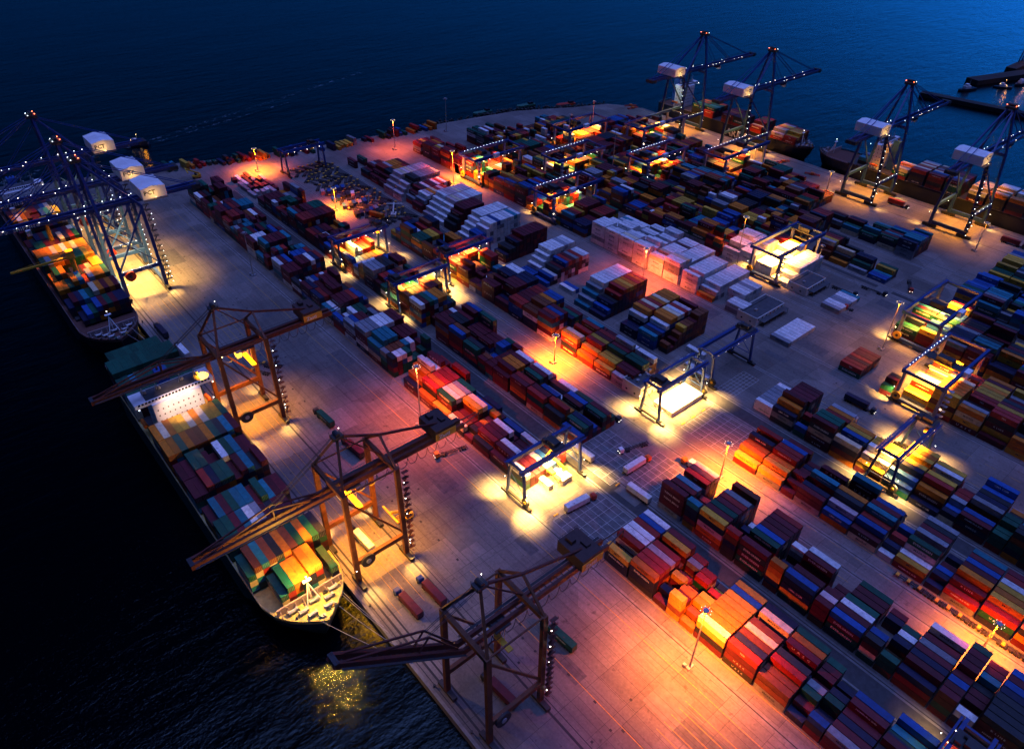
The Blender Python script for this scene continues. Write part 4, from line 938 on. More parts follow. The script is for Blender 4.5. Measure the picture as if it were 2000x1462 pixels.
sts_blue(566, 1, 168, 'blue quay crane at the right edge with a floodlit white house', .9)

# ------------------------------------------------------------------ ships
def ship(name, label, xc, hb, ybow, L, zd, d, mh, house=None, cranes=(), rakes=1.0, deckm=None, wall_s=13, marks=()):
    """d=-1: the bow points to -y.  s runs from the bow to the stern."""
    t = thing(name, label, 'container ship', (xc, ybow, -3.2)); zd = zd + 3.2
    ss = [0, .6, 2, 4.5, 8, 13, 20, 30, 42, L-26, L-8, L]
    def w(s, lv):
        full = (1-(1-min(1, s/(25+lv*18)))**2.7)
        full *= (1, .8)[lv] if s < 42 else 1
        if s > L-27: full *= 1-.12*(s-(L-27))/27*(1+lv)
        return hb*max(.02, full)
    def yy(s, lv): return -d*(s + (7 if lv else 0)*max(0, 1-s/42))
    rings = [(0, zd), (.35, zd*.45), (1, -1.5)]
    b_ = MB(); idx = []
    for lv, z in rings:
        l0 = []; 
        for s in ss: l0.append((-w(s,0)*(1-lv)-w(s,1)*lv, yy(s,0)*(1-lv)+yy(s,1)*lv))
        r0 = [(-a, c_) for a, c_ in reversed(l0)]; k = len(b_.v); pts = l0 + r0
        b_.v += [(a, c_, z) for a, c_ in pts]; idx.append((k, len(pts)))
    n = idx[0][1]
    for q in range(2):
        a0, b0 = idx[q][0], idx[q+1][0]
        for i in range(n):
            j = (i+1) % n; b_.f.append((a0+i, a0+j, b0+j, b0+i) if d < 0 else (a0+j, a0+i, b0+i, b0+j))
    b_.build('hull', mh, t)
    outline = [(-w(s,0)*.985, yy(s,0)) for s in ss]; outline += [(-a, c_) for a, c_ in reversed(outline)]
    b_ = MB(); b_.prism(outline, zd-1.6, zd-.9); b_.build('deck', deckm or mat('deck_red_brown', (.10,.04,.03), .8), t)
    b_ = MB()
    for i in range(len(outline)):
        p, q = outline[i], outline[(i+1) % len(outline)]
        b_.beam((p[0],p[1],zd+.95),(q[0],q[1],zd+.95),.1); b_.beam((p[0],p[1],zd-.3),(p[0],p[1],zd+1),.1)
    b_.build('railing', M_steel, t)
    b_ = MB()
    b_.box(-hb*.84, hb*.84, *sorted((-d*34, -d*(L-22))), zd-1.0, zd+.45)
    b_.build('hatch_covers', M_dark, t)
    # breakwater wall and forecastle gear
    yw = -d*wall_s; b_ = MB(); b_.box(-w(wall_s,0)*.93, w(wall_s,0)*.93, yw-.25, yw+.25, zd-.9, zd+2.6)
    for k in range(9): x = -w(wall_s,0)*.85+k*w(wall_s,0)*.21; b_.beam((x, yw+d*.3, zd+2), (x, yw+d*2, zd-.9), .3)
    b_.build('breakwater_wall', mat('ship_grey_pink', (.33,.24,.24), .7), t)
    for (x, s) in ((-5,8.5),(5,8.5),(-3,5.5),(3.2,5.2),(0,10.5),(-8,11),(8,11)):
        b_ = MB(); y = -d*s; b_.cyl((x-1.3,y,zd+.3),(x+1.3,y,zd+.3),.7,10); b_.box(x-1.7,x-1.3,y-.8,y+.8,zd-.9,zd+1.1); b_.box(x+1.3,x+1.9,y-.7,y+.7,zd-.9,zd+1.2); b_.build('mooring_winch', M_steel, t)
    rb = random.Random(5)
    for k in range(16):
        s_k = rb.uniform(2.5, 12); x = rb.uniform(-.8, .8)*w(s_k, 0)
        b_ = MB(); sz_ = rb.uniform(.3, .9); b_.box(x-sz_, x+sz_, -d*s_k-sz_*.6, -d*s_k+sz_*.6, zd-.9, zd-.9+sz_*1.3); b_.cyl((x,-d*s_k,zd-.9+sz_*1.3),(x,-d*s_k,zd-.4+sz_*1.5),.25,6); b_.build('deck_fitting', [M_yel, M_dark, M_steel, M_green][k % 4], t)
    b_ = MB(); b_.cyl((0,yw,zd-.9),(0,yw,zd+11),.45,8,.25); b_.box(-1.6,1.6,yw-.7,yw+.7,zd+9,zd+9.3)
    for s_ in (-1,1): b_.beam((0,yw,zd+8),(s_*2.6,yw-d*-2.6,zd-.9),.35)
    b_.build('foremast', M_white, t); bulb(t, (0, yw, zd+11.3), E_white, .35)
    # lashing bridges
    if house:
        s0, s1, hh, wing = house; y0, y1 = sorted((-d*s0, -d*s1))
        b_ = MB(); b_.box(-hb*.66, hb*.66, y0, y1, zd-.9, zd+hh)
        sh = b_.build('superstructure', M_white, t)
        b_ = MB(); b_.box(-hb-1.2, hb+1.2, y0+1.2, y1-3, zd+hh, zd+hh+2.2); br_ = b_.build('bridge', M_white, t)
        yf = y0 if d < 0 else y1; sg = -1 if d < 0 else 1
        b_ = MB()
        for k in range(22): x = -hb*.95+k*hb*1.9/21; b_.box(x-.5, x+.42, *sorted((yf+1.2*-sg*(1 if d<0 else 1)+sg*.03, yf+1.2*-sg+sg*.07)), zd+hh+1.2, zd+hh+2.2)
        b_.build('window', M_lglass, br_)
        b_ = MB()
        for lv in range(int(hh//3)):
            for k in range(9):
                x = -hb*.56+k*hb*1.12/8; b_.box(x-.28, x+.28, *sorted((yf+sg*.02, yf+sg*.06)), zd+1.2+lv*3, zd+1.9+lv*3)
        for s_ in (-1,1):
            for lv in range(int(hh//3)):
                for k in range(3): y = y0+2+k*(y1-y0-4)/2; b_.box(*sorted((s_*hb*.66+s_*.02, s_*hb*.66+s_*.06)), y-.3, y+.3, zd+1.2+lv*3, zd+1.9+lv*3)
        b_.build('window', M_lglass, sh)
        b_ = MB(); b_.box(-hb*.75, hb*.75, y0+2, y1-3.5, zd+hh+2.2, zd+hh+2.4); b_.build('bridge_roof', M_roof, t)
        for x in (-hb*.72, -hb*.35, hb*.3, hb*.7):
            b_ = MB(); ym = (y0+y1)/2; b_.cyl((x,ym,zd+hh+2.7),(x,ym,zd+hh+8.5),.25,6,.12); b_.beam((x-1.5,ym,zd+hh+6.5),(x+1.5,ym,zd+hh+6.5),.15); b_.beam((x,ym-1.2,zd+hh+5),(x,ym+1.2,zd+hh+5),.2); b_.beam((x-1.2,ym-1.4,zd+hh+2.8),(x,ym,zd+hh+6),.14); b_.cyl((x+1,ym,zd+hh+2.7),(x+1,ym,zd+hh+4.2),.7,8,.5); b_.build('radar_mast', M_steel, t)
        yf2 = -d*(s1+5); b_ = MB(); b_.box(-2.6, 2.6, yf2-2.6, yf2+2.6, zd-.9, zd+hh+4.5); b_.build('funnel', mat('funnel_blue', (.02,.08,.3), .5), t)
        b_ = MB()
        for k in (-1,1): b_.cyl((k,yf2,zd+hh+4.5),(k,yf2,zd+hh+6.2),.45,8)
        b_.build('exhaust_pipe', M_dark, t)
        for s_ in (-1,1):
            b_ = MB(); yl = y1-3 if d < 0 else y0+3; x = s_*(hb-1.4); b_.cyl((x,yl-3,zd+5),(x,yl+3,zd+5),1.1,10,.9); b_.build('lifeboat', M_orcab, t)
        bulb(t, (-hb, yf+sg*1, zd+hh+1), E_cool, .35); bulb(t, (hb, yf+sg*1, zd+hh+1), E_white, .35)
    for (s, jx, jy, jz) in cranes:
        y = -d*s; b_ = MB(); b_.cyl((0,y,zd-.9),(0,y,zd+23),1.5,14,1.3); b_.box(-2,2,y-2,y+2,zd+20,zd+24.5); c_ = b_.build('deck_crane', M_yel, t)
        b_ = MB(); b_.beam((0,y,zd+20.5),(jx,y+jy,zd+jz),1.5,1.0); b_.beam((0,y,zd+24),(jx*.96,y+jy*.96,zd+jz+.7),.15); b_.build('jib', M_yel, c_)
    for (txt, sz, s, z) in marks: lettering(txt, sz, M_text_w, t, (-hb-.06, -d*s, z), ROT_W, .12)
    return t
ship('container_ship', 'green hulled container ship with a white bridge, yellow lit bow', 52.2, 16.2, 157.5, 205, 12.2, -1, M_hull2, (130.5, 144, 20, 1), deckm=M_deck)
ship('container_ship', 'dark container ship with yellow deck cranes under the blue quay cranes', 52.0, 15.6, 383, 245, 12.2, -1, M_hull, (205, 217, 15, 1), cranes=((70,-31,3,19),(125,-21,6,19)))
ship('container_ship', 'dark feeder ship with lettered hull on the far quay', 618.8, 12.4, 312, 170, 10, -1, M_hull, (143, 153, 20, 1), marks=(('ARKAS', 9.5, 70, 7.0),))
ship('container_ship', 'long dark ship at the right edge, bow pointing to the pier head', 622, 15.2, 308, 300, 10, 1, M_hull, (50, 59, 20, 1))
light('POINT', (53, 167, 29), 17000, (1,.5,.08), None, .4, name='bow_light')  # added point over the bow, in place of the quay crane flood
light('SPOT', (53, 268, 46), 16000, (1,.6,.42), None, 1, (R(48),0,0), 50, .7, name='bridge_light')  # added spot hung over the deck load to brighten the bridge front
light('POINT', (592, 470, 32), 1800, (.75,.95,1.0), None, .6, name='deck_light')
light('POINT', (592+12, 278, 30), 300, C_WARM, None, .6, name='deck_light')

# mooring lines
for i, (a, b2) in enumerate([((62,165,12.6),(69.3,150,.4)),((58,160,12.6),(69.3,138,.4)),((50,158.5,12.6),(69.3,131,.4)),((61,166,12.6),(69.3,147,.4)),((56,386,12.6),(69.3,371,.4)),((60,390,12.6),(69.3,366,.4))]):
    b_ = MB(); prev = None
    for k in range(9):
        q = k/8; p = tuple(a[j]+(b2[j]-a[j])*q - (2.2*math.sin(math.pi*q)*.5 if j == 2 else 0) for j in range(3))
        if prev: b_.beam(prev, p, .13)
        prev = p
    tag(b_.build('mooring_line', M_steel), 'pale rope from a ship bow to a quay bollard', 'rope', 'mooring ropes at the ship bows')
bl = MB(); bl.cyl((0,0,0),(0,0,.7),.35,10,.28); bl.cyl((0,0,.7),(0,0,.95),.5,10); blm = bl.mesh('bollard', M_dark)
for y in range(-100, 640, 21):
    tag(link('bollard', blm, None, (70.2, y+9, .25)), 'black bollard on the edge of the left quay', 'bollard', 'bollards along the left quay edge')

# ------------------------------------------------------------------ light masts
def light_mast(x, y, h, label, e=0, col=C_SOD, ring=True):
    t = thing('light_mast', label, 'light mast', (x, y, 0), 0, 'tall yard light masts')
    b_ = MB(); b_.box(-1.5,1.5,-.7,.7,0,.9); b_.box(-1.9,-.8,.8,2.0,0,1.9); b_.build('base', M_steel, t)
    b_ = MB(); b_.cyl((0,0,.9),(0,0,h),.42,10,.2); b_.build('pole', mat('mast_grey', (.45,.43,.40), .5, .2), t)
    b_ = MB(); b_.cyl((0,0,h-.5),(0,0,h+.1),1.0,12)
    for k in range(8): q = 2*math.pi*k/8; b_.beam((0,0,h-.2),(1.7*math.cos(q),1.7*math.sin(q),h-.2),.12)
    b_.build('head_frame', M_steel, t)
    em = E_sod if e else E_white
    for k in range(8 if ring else 4):
        q = 2*math.pi*k/(8 if ring else 4); bulb(t, (1.8*math.cos(q),1.8*math.sin(q),h-.45), em if e else M_white, .3)
    if e:
        light('SPOT', (0,0,h-1.3), e*1.0, (1.0, .27, 0.0) if col is C_SOD else (1,.17,.02) if col is C_PINK else col, t, 1.4, (0,0,0), 130, 1.0)
        light('SPOT', (0,0,h-1.3), e*.42, (1.0, .06, .035) if col in (C_SOD, C_PINK) else col, t, 1.4, (0,0,0), 160, .9)  # added wide spot, mostly red, to tint the outer falloff
    return t
light_mast(144, 67, 34, 'tall lit light mast standing on the lower apron beside the orange stacks', 115000)
light_mast(144, 234, 37, 'tall light mast in the middle of the apron row', 52000, C_PINK)
light_mast(144, 424, 31, 'unlit light mast by the upper apron row', 0)
light_mast(230.5, 231, 19, 'light mast in the glowing orange lane', 100000)
light_mast(229, 118, 22, 'light mast between the lower blocks in orange light', 105000)
light_mast(229, 3, 19, 'light mast near the lower right corner', 60000)
light_mast(235, 478, 18, 'light mast at the edge of the chassis park', 90000)
light_mast(222, 585, 20, 'light mast on the orange ground near the pier head', 80000)
light_mast(334, 463, 28, 'light mast beside the stepped pile on the middle road', 130000, C_SOD)
light_mast(339, 557, 27, 'light mast on the pier road by the sea wall', 30000, C_PINK)
light_mast(403, 567, 31, 'lone unlit light mast on the pier head', 0)
light_mast(333, 258, 26, 'light mast on the pink lit middle road', 60000, C_PINK)
light_mast(331, -44, 30, 'light mast on the right road just past the photo edge', 150000, C_PINK)  # mast out of view, added to colour the right road
light_mast(385, 122, 32, 'light mast at the corner of the right crossroad', 9000, C_WARM)
light_mast(405, 237, 34, 'thin light mast in front of the pale stacks', 6000)
light_mast(438, 197, 19, 'short light mast past the flat roofed building', 0)
light_mast(452, 398, 38, 'tall light mast among the wide blue cranes', 0)
light_mast(452, 452, 36, 'tall light mast behind the wide blue crane cluster', 0)
light_mast(500, 470, 34, 'light mast on the empty pier corner', 0)
light_mast(551, 258, 22, 'light mast beside the far quay road', 3000, C_WARM)
light_mast(552, 141, 22, 'light mast beside the far quay at the right', 3000, C_WARM)
light_mast(555, 330, 22, 'light mast in front of the far quay cranes', 3000, C_WARM)

# ------------------------------------------------------------------ buildings
def building(x0, x1, y0, y1, h, label, canopy=True, acs=0):
    t = thing('flat_roofed_building', label, 'building', ((x0+x1)/2, (y0+y1)/2, 0)); hx, hy = (x1-x0)/2, (y1-y0)/2
    b_ = MB(); b_.box(-hx,hx,-hy,hy,0,h); w_ = b_.build('wall', M_wall, t)
    b_ = MB()
    for a in ((-hx-.15,hx+.15,-hy-.15,-hy+.25),(-hx-.15,hx+.15,hy-.25,hy+.15),(-hx-.15,-hx+.25,-hy+.25,hy-.25),(hx-.25,hx+.15,-hy+.25,hy-.25)): b_.box(*a, h, h+.7)
    b_.build('parapet', M_wall, t)
    b_ = MB(); b_.box(-hx+.25,hx-.25,-hy+.25,hy-.25,h,h+.12); b_.box(-hx+1.2,hx-2,hy-2.8,hy-1.6,h+.12,h+.7)
    r_ = b_.build('roof', M_roof, t)
    for k in range(acs or 1):
        b_ = MB(); x = -hx*.5+k*hx*.6; b_.box(x,x+1.6,-1.2+(k%2)*2.4,.2+(k%2)*2.4,h+.12,h+1.3); b_.build('roof_unit', M_steel, t)
    if canopy:
        b_ = MB(); b_.box(-hx+3,hx+1,-hy-3.4,-hy-.02,h*.62,h*.62+.25)
        for k in range(5): x = -hx+3.4+k*(2*hx-3)/4; b_.beam((x,-hy-3.2,0),(x,-hy-3.2,h*.62),.2)
        b_.build('canopy', M_roof, t)
    for k in range(7):
        x = -hx+2+k*(2*hx-4)/6; b_ = MB(); b_.box(x-.7,x+.7,-hy-.05,-hy-.01,h*.68+.3,h*.68+1.3); b_.build('window', M_lglass, t)
    for k in range(2):
        y = -hy*.4+k*hy*.9; b_ = MB(); b_.box(-hx-.05,-hx-.01,y-.6,y+.6,1.6,2.6); b_.build('window', M_lglass, t)
    b_ = MB(); b_.box(hx*.4,hx*.4+1.2,-hy-.06,-hy-.01,0,2.1); b_.build('door', M_dark, t)
    return t
building(348, 376, 182, 195.5, 5.2, 'white flat roofed building with dark roof in front of the lit reefer crane')
building(402.5, 424, 182.5, 196, 5.0, 'white flat roofed building behind the lit crane, brown roof')
building(243, 256, 179.5, 192, 6.6, 'white control building beside the glaring crossroad crane', False, 4)

# ------------------------------------------------------------------ lorries, trailers and loads
def wheels(b_, xs, ys, r=.5):
    for y in ys:
        for x in xs: b_.cyl((x-.22,y,r),(x+.22,y,r),r,10)
        b_.beam((xs[0],y,r),(xs[-1],y,r),.16)
    b_.beam((0,ys[0],r),(0,ys[-1],r),.14)
def trailer_parts(t, off=0.0, parts=True):
    b_ = MB()
    for x in (-.5,.5): b_.box(x-.12,x+.12,off-6.1,off+6.1,1.0,1.35)
    for k in range(7): y = off-6+k*2; b_.box(-1.25,1.25,y-.14,y+.14,1.05,1.3)
    b_.build('trailer_frame', M_dark, t)
    b_ = MB(); wheels(b_, (-.95,.95), (off-5,off-3.7,off-2.4)); b_.build('trailer_wheels', M_rubber, t)
def lorry(x, y, ang, label, cabm, load=None, llabel=None, L=12.25, trail=True, group='lorries moving in the port', brandt=None):
    t = thing('lorry', label, 'lorry', (x, y, 0), ang, group)
    b_ = MB(); b_.box(-1.2,1.2,8.0,10.2,.8,2.9); b_.box(-1.1,1.1,8.2,10.0,2.9,3.2); cb = b_.build('cab', cabm, t)
    b_ = MB(); b_.box(-1.1,1.1,10.2,10.25,1.9,2.8); b_.build('windscreen', M_lglass, cb)
    b_ = MB(); b_.box(-.5,.5,4.2,8.6,.7,1.05); b_.build('chassis', M_dark, t)
    b_ = MB(); wheels(b_, (-1.0,1.0), (9.2,6.2,5.1)); b_.build('wheels', M_rubber, t)
    for s_ in (-.8,.8): bulb(t, (s_,10.3,1.1), E_white, .16, 'headlight')
    if trail: trailer_parts(t)
    if load:
        c_, s_ = math.cos(ang), math.sin(ang); off = 0 if L > 10 else -2
        o = link('shipping_container', body_mesh(L, load, 2.98, 1), None, (x-s_*off, y+c_*off, 1.4), ang); tag(o, llabel, 'shipping container', 'containers carried on lorries')
        w = CW/2-.2
        for q in (-1,1): link('door', door_mesh(load,2.98), o, (q*(w/2+.02), -L/2+.02, 0))
        if brandt: lettering(brandt, 1.1, M_text_k if load in 'wpc' else M_text_w, o, (-CW/2-.02,0,1.6), ROT_W, .02)
    return t
lorry(109.5, 266, R(3), 'dark lorry with a green container driving on the empty apron', M_dark, 'g', 'green container on the lorry alone on the apron', brandt='EVERGREEN')
lorry(109.5, 238, R(4), 'lorry under the maroon box behind the middle quay crane', M_dark, 'm', 'maroon container on the lorry beside the rust crane legs')
lorry(81.5, 150, R(2), 'blue cabbed lorry nearer the quay edge with a maroon load', M_blue, 'm', 'maroon container on the lorry nearer the quay edge')
lorry(91.5, 149, R(2), 'blue cabbed lorry nearer the crane rail with a maroon load', M_blue, 'm', 'maroon container on the lorry beside the landside rail')
lorry(116, 103.5, R(3), 'dark lorry with a green load behind the nearest rust crane', M_dark, 'g', 'green container on the lorry behind the nearest rust crane', brandt='EVERGREEN')
lorry(86, 101, R(4), 'dark lorry standing under the nearest rust crane', M_dark, 'm', 'dark maroon container on the lorry under the nearest crane')
lorry(84, 188, R(2), 'lorry with a pale load beneath the middle rust crane', M_dark, 'w', 'pale container on the lorry beneath the middle rust crane')
lorry(146, 209, R(76), 'orange cabbed lorry pulling an empty trailer on the apron', M_orcab)
lorry(166, 147, R(-97), 'red cabbed lorry pulling a white reefer past the lower lit crossing', M_red, 'w', 'white reefer on the lorry past the lower lit crossing', brandt='MAERSK')
lorry(203, 147, R(-92), 'orange cabbed lorry with a white reefer on the central square', M_orcab, 'w', 'white reefer pulled across the central square')
lorry(215, 156, R(75), 'white cabbed lorry with an empty black trailer on the central square', M_white)
lorry(224.5, 126, R(2), 'orange cabbed lorry with a pale reefer beside the dark stacks', M_orcab, 'w', 'pale reefer on the lorry beside the dark stacks')
lorry(221.5, 184, R(183), 'dark lorry leaving the green ended row', M_dark)
lorry(327, 106, R(182), 'dark lorry with two grey bins on the right road', M_dark, 'n', 'navy container on the lorry waiting on the right road')
lorry(334, 226, R(182), 'white cabbed lorry with an empty trailer on the pink lit road', M_white)
lorry(427, 172, R(184), 'dark lorry parked behind the grey reefer row', M_dark)
lorry(442, 160, R(184), 'dark lorry with bright headlamps behind the grey reefers', M_dark)
lorry(468, 147, R(120), 'red cabbed lorry crossing the far square', M_red)
lorry(412, 150, R(20), 'red tractor parked by the grey reefers', M_red, trail=False)
lorry(77, 366, R(2), 'lorry with a pale load at the foot of the left rust crane', M_dark, 'w', 'pale container on the lorry at the foot of the left crane')
lorry(75, 393, R(2), 'dark lorry waiting on the quay by the two ship bows', M_dark, 'n', 'navy container on the lorry by the two ship bows')
lorry(582, 215, R(182), 'lorry with a red load under the right quay cranes', M_dark, 'r', 'red container on the lorry between the right quay cranes')
lorry(583, 130, R(182), 'lorry with a maroon load at the right edge quay', M_dark, 'm', 'maroon container on the lorry at the right edge quay')
lorry(252, 448, R(200), 'orange tanker lorry beside the parked chassis', M_dark, 'o', 'orange container on the lorry beside the parked chassis')
for i, (x, y) in enumerate([(191.5,134),(190.5,168)]):
    o = link('shipping_container', body_mesh(12.25,'w',2.98,1), None, (x,y,1.4), R(2+i)); tag(o, ['white reefer parked alone on a trailer at the edge of the square','white reefer parked on a trailer beside the lit crossing'][i], 'shipping container', 'containers carried on lorries')
    w = CW/2-.2
    for q in (-1,1): link('door', door_mesh('w',2.98), o, (q*(w/2+.02), -12.25/2+.02, 0))
    t = thing('trailer', ['trailer under the reefer at the edge of the square','trailer under the reefer beside the lit crossing'][i], 'trailer', (x,y,0), R(2+i), 'parked skeletal trailers'); trailer_parts(t)
# skeletal trailers in the chassis park
proto = thing('trailer', 'dark skeletal trailer parked in the crowded chassis park', 'trailer', (262, 540, 0), R(12), 'parked skeletal trailers'); trailer_parts(proto)
b_ = MB(); b_.box(-.9,.9,4.4,5.6,1.3,1.7); b_.build('fifth_wheel_plate', M_yel, proto)
for i in range(104):
    c_ = copy_tree(proto); q = i//8; c_.location = (245+(i%8)*4.1+rnd.uniform(-1,1), 566-q*10.8+rnd.uniform(-2.5,2.5), 0); c_.rotation_euler = (0,0,R((-38 if q % 3 else 25)+rnd.uniform(-10,10)))
for i in range(9):
    c_ = copy_tree(proto); c_.location = (239.6, 34-i*4.4-(i//3)*2.5, 0); c_.rotation_euler = (0,0,R(1+rnd.uniform(-2,2))); c_['label'] = 'dark skeletal trailer in the train parked beside the lettered stacks'; c_['group'] = 'trailers in the train by the road'
for i, (x, y, a) in enumerate([(84,312,3),(88,318,-4),(92,314,6)]):
    c_ = copy_tree(proto); c_.location = (x+18,y+12,0); c_.rotation_euler = (0,0,R(a+30)); c_['label'] = 'hatch frame lying on the apron behind the left rust crane'; c_['group'] = 'hatch frames on the apron'

# red spreader frames on the far quay and yellow handlers
def frame_thing(x, y, a, label):
    t = thing('spreader_frame', label, 'spreader', (x,y,0), a, 'red spreader frames left on the quay')
    b_ = MB()
    for s_ in (-1.1,1.1): b_.beam((s_,-6,.8),(s_,6,.8),.5)
    for k in (-6,-2,2,6): b_.beam((-1.2,k,.8),(1.2,k,.8),.45); b_.beam((1.1,k,0),(1.1,k,1.4),.3); b_.beam((-1.1,k,0),(-1.1,k,1.4),.3)
    b_.build('frame', M_red, t); b_ = MB(); b_.box(-1,1,-1.5,1.5,1.1,2.2); b_.build('hoist_box', M_orcab, t)
for i, (x, y, a) in enumerate([(600,512,60),(596,505,80),(578,325,30),(590,322,70),(585,290,20),(560,262,10)]):
    frame_thing(x, y, R(a), ['red spreader frame at the very corner of the pier','red spreader frame just inside the pier corner','red spreader frame left of the pair on the far quay','red spreader frame right of the pair on the far quay','red spreader frame on the bare far quay','red spreader frame beside the far quay road'][i])
def handler(x, y, a, label, m=M_yel):
    t = thing('container_handler', label, 'container handler', (x,y,0), a)
    b_ = MB(); b_.box(-1.8,1.8,-3.5,3.2,1.0,2.6); b_.box(-1.6,1.6,-3.5,-1.8,2.6,3.4); b_.build('body', m, t)
    b_ = MB(); b_.box(-.8,.8,-.6,1.2,2.6,4.3); b_.build('cab', M_lglass, t)
    b_ = MB(); wheels(b_, (-1.7,1.7), (2.4,), .9); wheels(b_, (-1.5,1.5), (-2.4,), .7); b_.build('wheels', M_rubber, t)
    b_ = MB(); b_.beam((0,-2.6,3.6),(0,6.2,8.5),.9,1.0); b_.build('lift_boom', m, t)
    b_ = MB(); b_.beam((-6,6.4,7.4),(6,6.4,7.4),.8,.6); b_.beam((0,6.3,7.4),(0,6.3,8.6),.5); b_.build('spreader', m, t)
handler(177, 603, R(80), 'yellow container handler at the far end of the apron row')
handler(175, 168, R(20), 'yellow container handler between the white boxes under the lit crossing')
handler(263, 442, R(-40), 'pale container handler beside the orange load in the chassis park', M_wall)
handler(104.5, 189, R(90), 'yellow container handler on the rail beside the middle rust crane')

# ------------------------------------------------------------------ sea things
def tug(x, y, a, label, cat='tugboat', lit=True, k=1.0):
    t = thing('tugboat', label, cat, (x,y,-3.2), a)
    o = [(-3*k,-11*k),(3*k,-11*k),(3.6*k,-2*k),(3.2*k,6*k),(1.6*k,10*k),(0,11.5*k),(-1.6*k,10*k),(-3.2*k,6*k),(-3.6*k,-2*k)]
    b_ = MB(); b_.prism(o, -.6, 1.8*k); b_.build('hull', M_hull, t)
    b_ = MB(); b_.box(-2.2*k,2.2*k,-3*k,4*k,1.8*k,4.2*k); b_.build('deckhouse', M_white, t)
    b_ = MB(); b_.box(-1.6*k,1.6*k,-.5*k,3*k,4.2*k,6.2*k); b_.build('wheelhouse', M_white, t)
    b_ = MB(); b_.cyl((0,-1.6*k,4.2*k),(0,-1.6*k,10*k),.2,6); b_.build('mast', M_steel, t)
    if lit:
        for p in ((2.4,-5,3),(-2.4,-4,3),(0,4.2,5),(0,-1.6,10)): bulb(t, tuple(q*k for q in p), E_warm, .45)
        light('POINT', (0,-6*k,8*k), 200, C_WARM, t, .5)
tug(166, 717, R(55), 'small lit boat trailing a wake past the left of the pier head')
WK = bpy.data.materials.new('wake_foam'); WK.use_nodes = True
t_ = WK.node_tree; bs = t_.nodes['Principled BSDF']; bs.inputs['Base Color'].default_value = (.35,.5,.6,1); bs.inputs['Roughness'].default_value = .9
n_ = t_.nodes.new('ShaderNodeTexNoise'); n_.inputs['Scale'].default_value = .22; n_.inputs['Detail'].default_value = 6; n_.inputs['Roughness'].default_value = .75
tc_ = t_.nodes.new('ShaderNodeTexCoord'); t_.links.new(tc_.outputs['Object'], n_.inputs['Vector'])
mr_ = t_.nodes.new('ShaderNodeMapRange'); mr_.inputs[1].default_value = .52; mr_.inputs[2].default_value = .68; mr_.inputs[3].default_value = 0; mr_.inputs[4].default_value = .38
t_.links.new(n_.outputs[0], mr_.inputs[0]); t_.links.new(mr_.outputs[0], bs.inputs['Alpha'])
b_ = MB()
def foam(pts, w):
    for i in range(len(pts)-1):
        a, c_ = Vector(pts[i]+(0,)), Vector(pts[i+1]+(0,)); d_ = (c_-a).normalized(); nrm = Vector((-d_.y,d_.x,0))*w/2
        b_.poly([(p.x,p.y,-3.1) for p in (a-nrm, c_-nrm, c_+nrm, a+nrm)])
foam([(-60,668),(30,690),(54,699),(115,713),(160,722)], 13); foam([(180,722),(240,740),(330,765),(450,800)], 5); foam([(180,714),(240,728),(330,748)], 3)

tag(b_.build('wake_foam', WK), 'thin streaks of foam on the dark water', 'foam', kind='stuff')
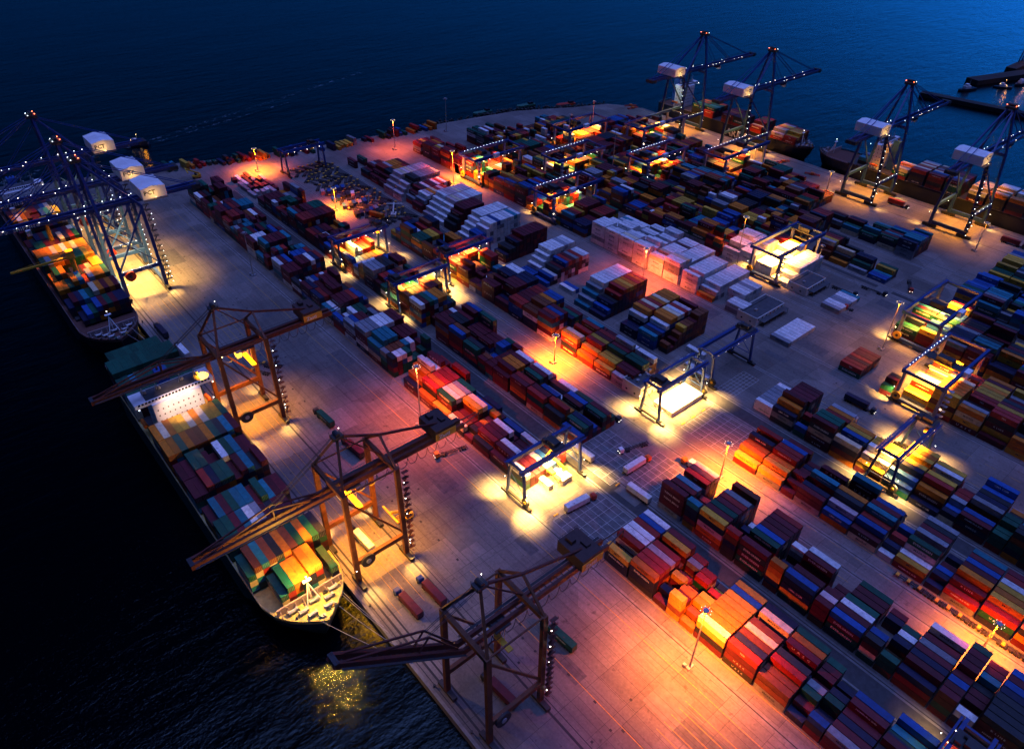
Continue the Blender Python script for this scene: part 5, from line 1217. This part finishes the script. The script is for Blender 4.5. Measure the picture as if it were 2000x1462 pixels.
# second pier and shipyard beyond the far quay
def pier(x0, y0, x1, y1, w, label, h=1.5, name='pier'):
    b2 = MB(); a, c_ = Vector((x0,y0,0)), Vector((x1,y1,0)); d_ = (c_-a).normalized(); n2 = Vector((-d_.y,d_.x,0))*w/2
    b2.prism([tuple(p)[:2] for p in (a-n2, c_-n2, c_+n2, a+n2)], -6, h); tag(b2.build(name, M_rock), label, 'pier')
pier(896, 345, 955, -60, 11, 'long low dark breakwater pier across the water at right', 1.0)
pier(990, 330, 1300, 235, 16, 'dark shipyard quay behind the breakwater', 2)
pier(1080, 322, 1500, 330, 12, 'second dark shipyard quay at the far right', 2)
for i, (x, y, a, k) in enumerate([(960,322,70,2.0),(1003,300,40,1.6),(1035,292,80,1.8),(1060,275,60,2.2),(1010,262,20,1.2),(975,228,75,1.3),(968,196,80,1.3),(1100,262,90,2.4)]):
    tug(x, y, R(a), ['laid up boat at the outer tip of the shipyard','small laid up boat beside the shipyard quay','laid up boat midway along the shipyard','larger laid up boat near the shipyard crane','small white boat in front of the shipyard','small boat moored inside the breakwater','boat moored inside the breakwater nearer the edge','largest laid up boat below the shipyard crane'][i], 'boat', i in (1,5,6), k*.55)
t = thing('shipyard_crane', 'dark shipyard crane standing at the far right above the docks', 'crane', (1120, 322, 2))
b_ = MB()
for q in ((-5,-5),(5,-5),(5,5),(-5,5)): b_.beam((q[0],q[1],0),(q[0]*.6,q[1]*.6,34),1.2)
b_.build('tower', M_blue, t); b_ = MB(); b_.beam((0,0,34),(14,-6,56),3,3); b_.build('jib', M_blue, t); light('POINT', (0,-10,10), 900, C_WARM, t, 1)
# rock revetment round the pier head
b_ = MB(); rr = random.Random(3)
path = [(395,592),(417,590),(470,580),(497,576),(530,560),(552,547),(586,534)]
for i in range(len(path)-1):
    for k in range(60):
        q = rr.random(); x = path[i][0]*(1-q)+path[i+1][0]*q+rr.uniform(-2,4); y = path[i][1]*(1-q)+path[i+1][1]*q+rr.uniform(0,7); s_ = rr.uniform(.8,2.2); z = -2.5+rr.random()*2.6
        b_.beam((x-s_/2,y-s_/3,z),(x+s_/2,y+s_/3,z+rr.uniform(-.4,.6)),s_*rr.uniform(.7,1.2),s_*.9)
tag(b_.build('rock_revetment', M_rock), 'dark rubble rocks along the edge of the pier head', 'rocks', kind='stuff')
for i, (x, y, a) in enumerate([(520,586,80),(556,563,75),(470,596,85)]):
    b_ = MB(); b_.prism([(-3,-10),(3,-10),(3,9),(0,12),(-3,9)], -.5, 2); t = thing('barge', ['green barge moored at the rocks','dark red barge moored off the pier head','small green barge left of the others'][i], 'barge', (x,y,-3.2), R(a)); b_.build('hull', [M_green,M_red,M_green][i], t); b_ = MB(); b_.box(-2,2,-8,-3,2,4); b_.build('deckhouse', M_hull, t)
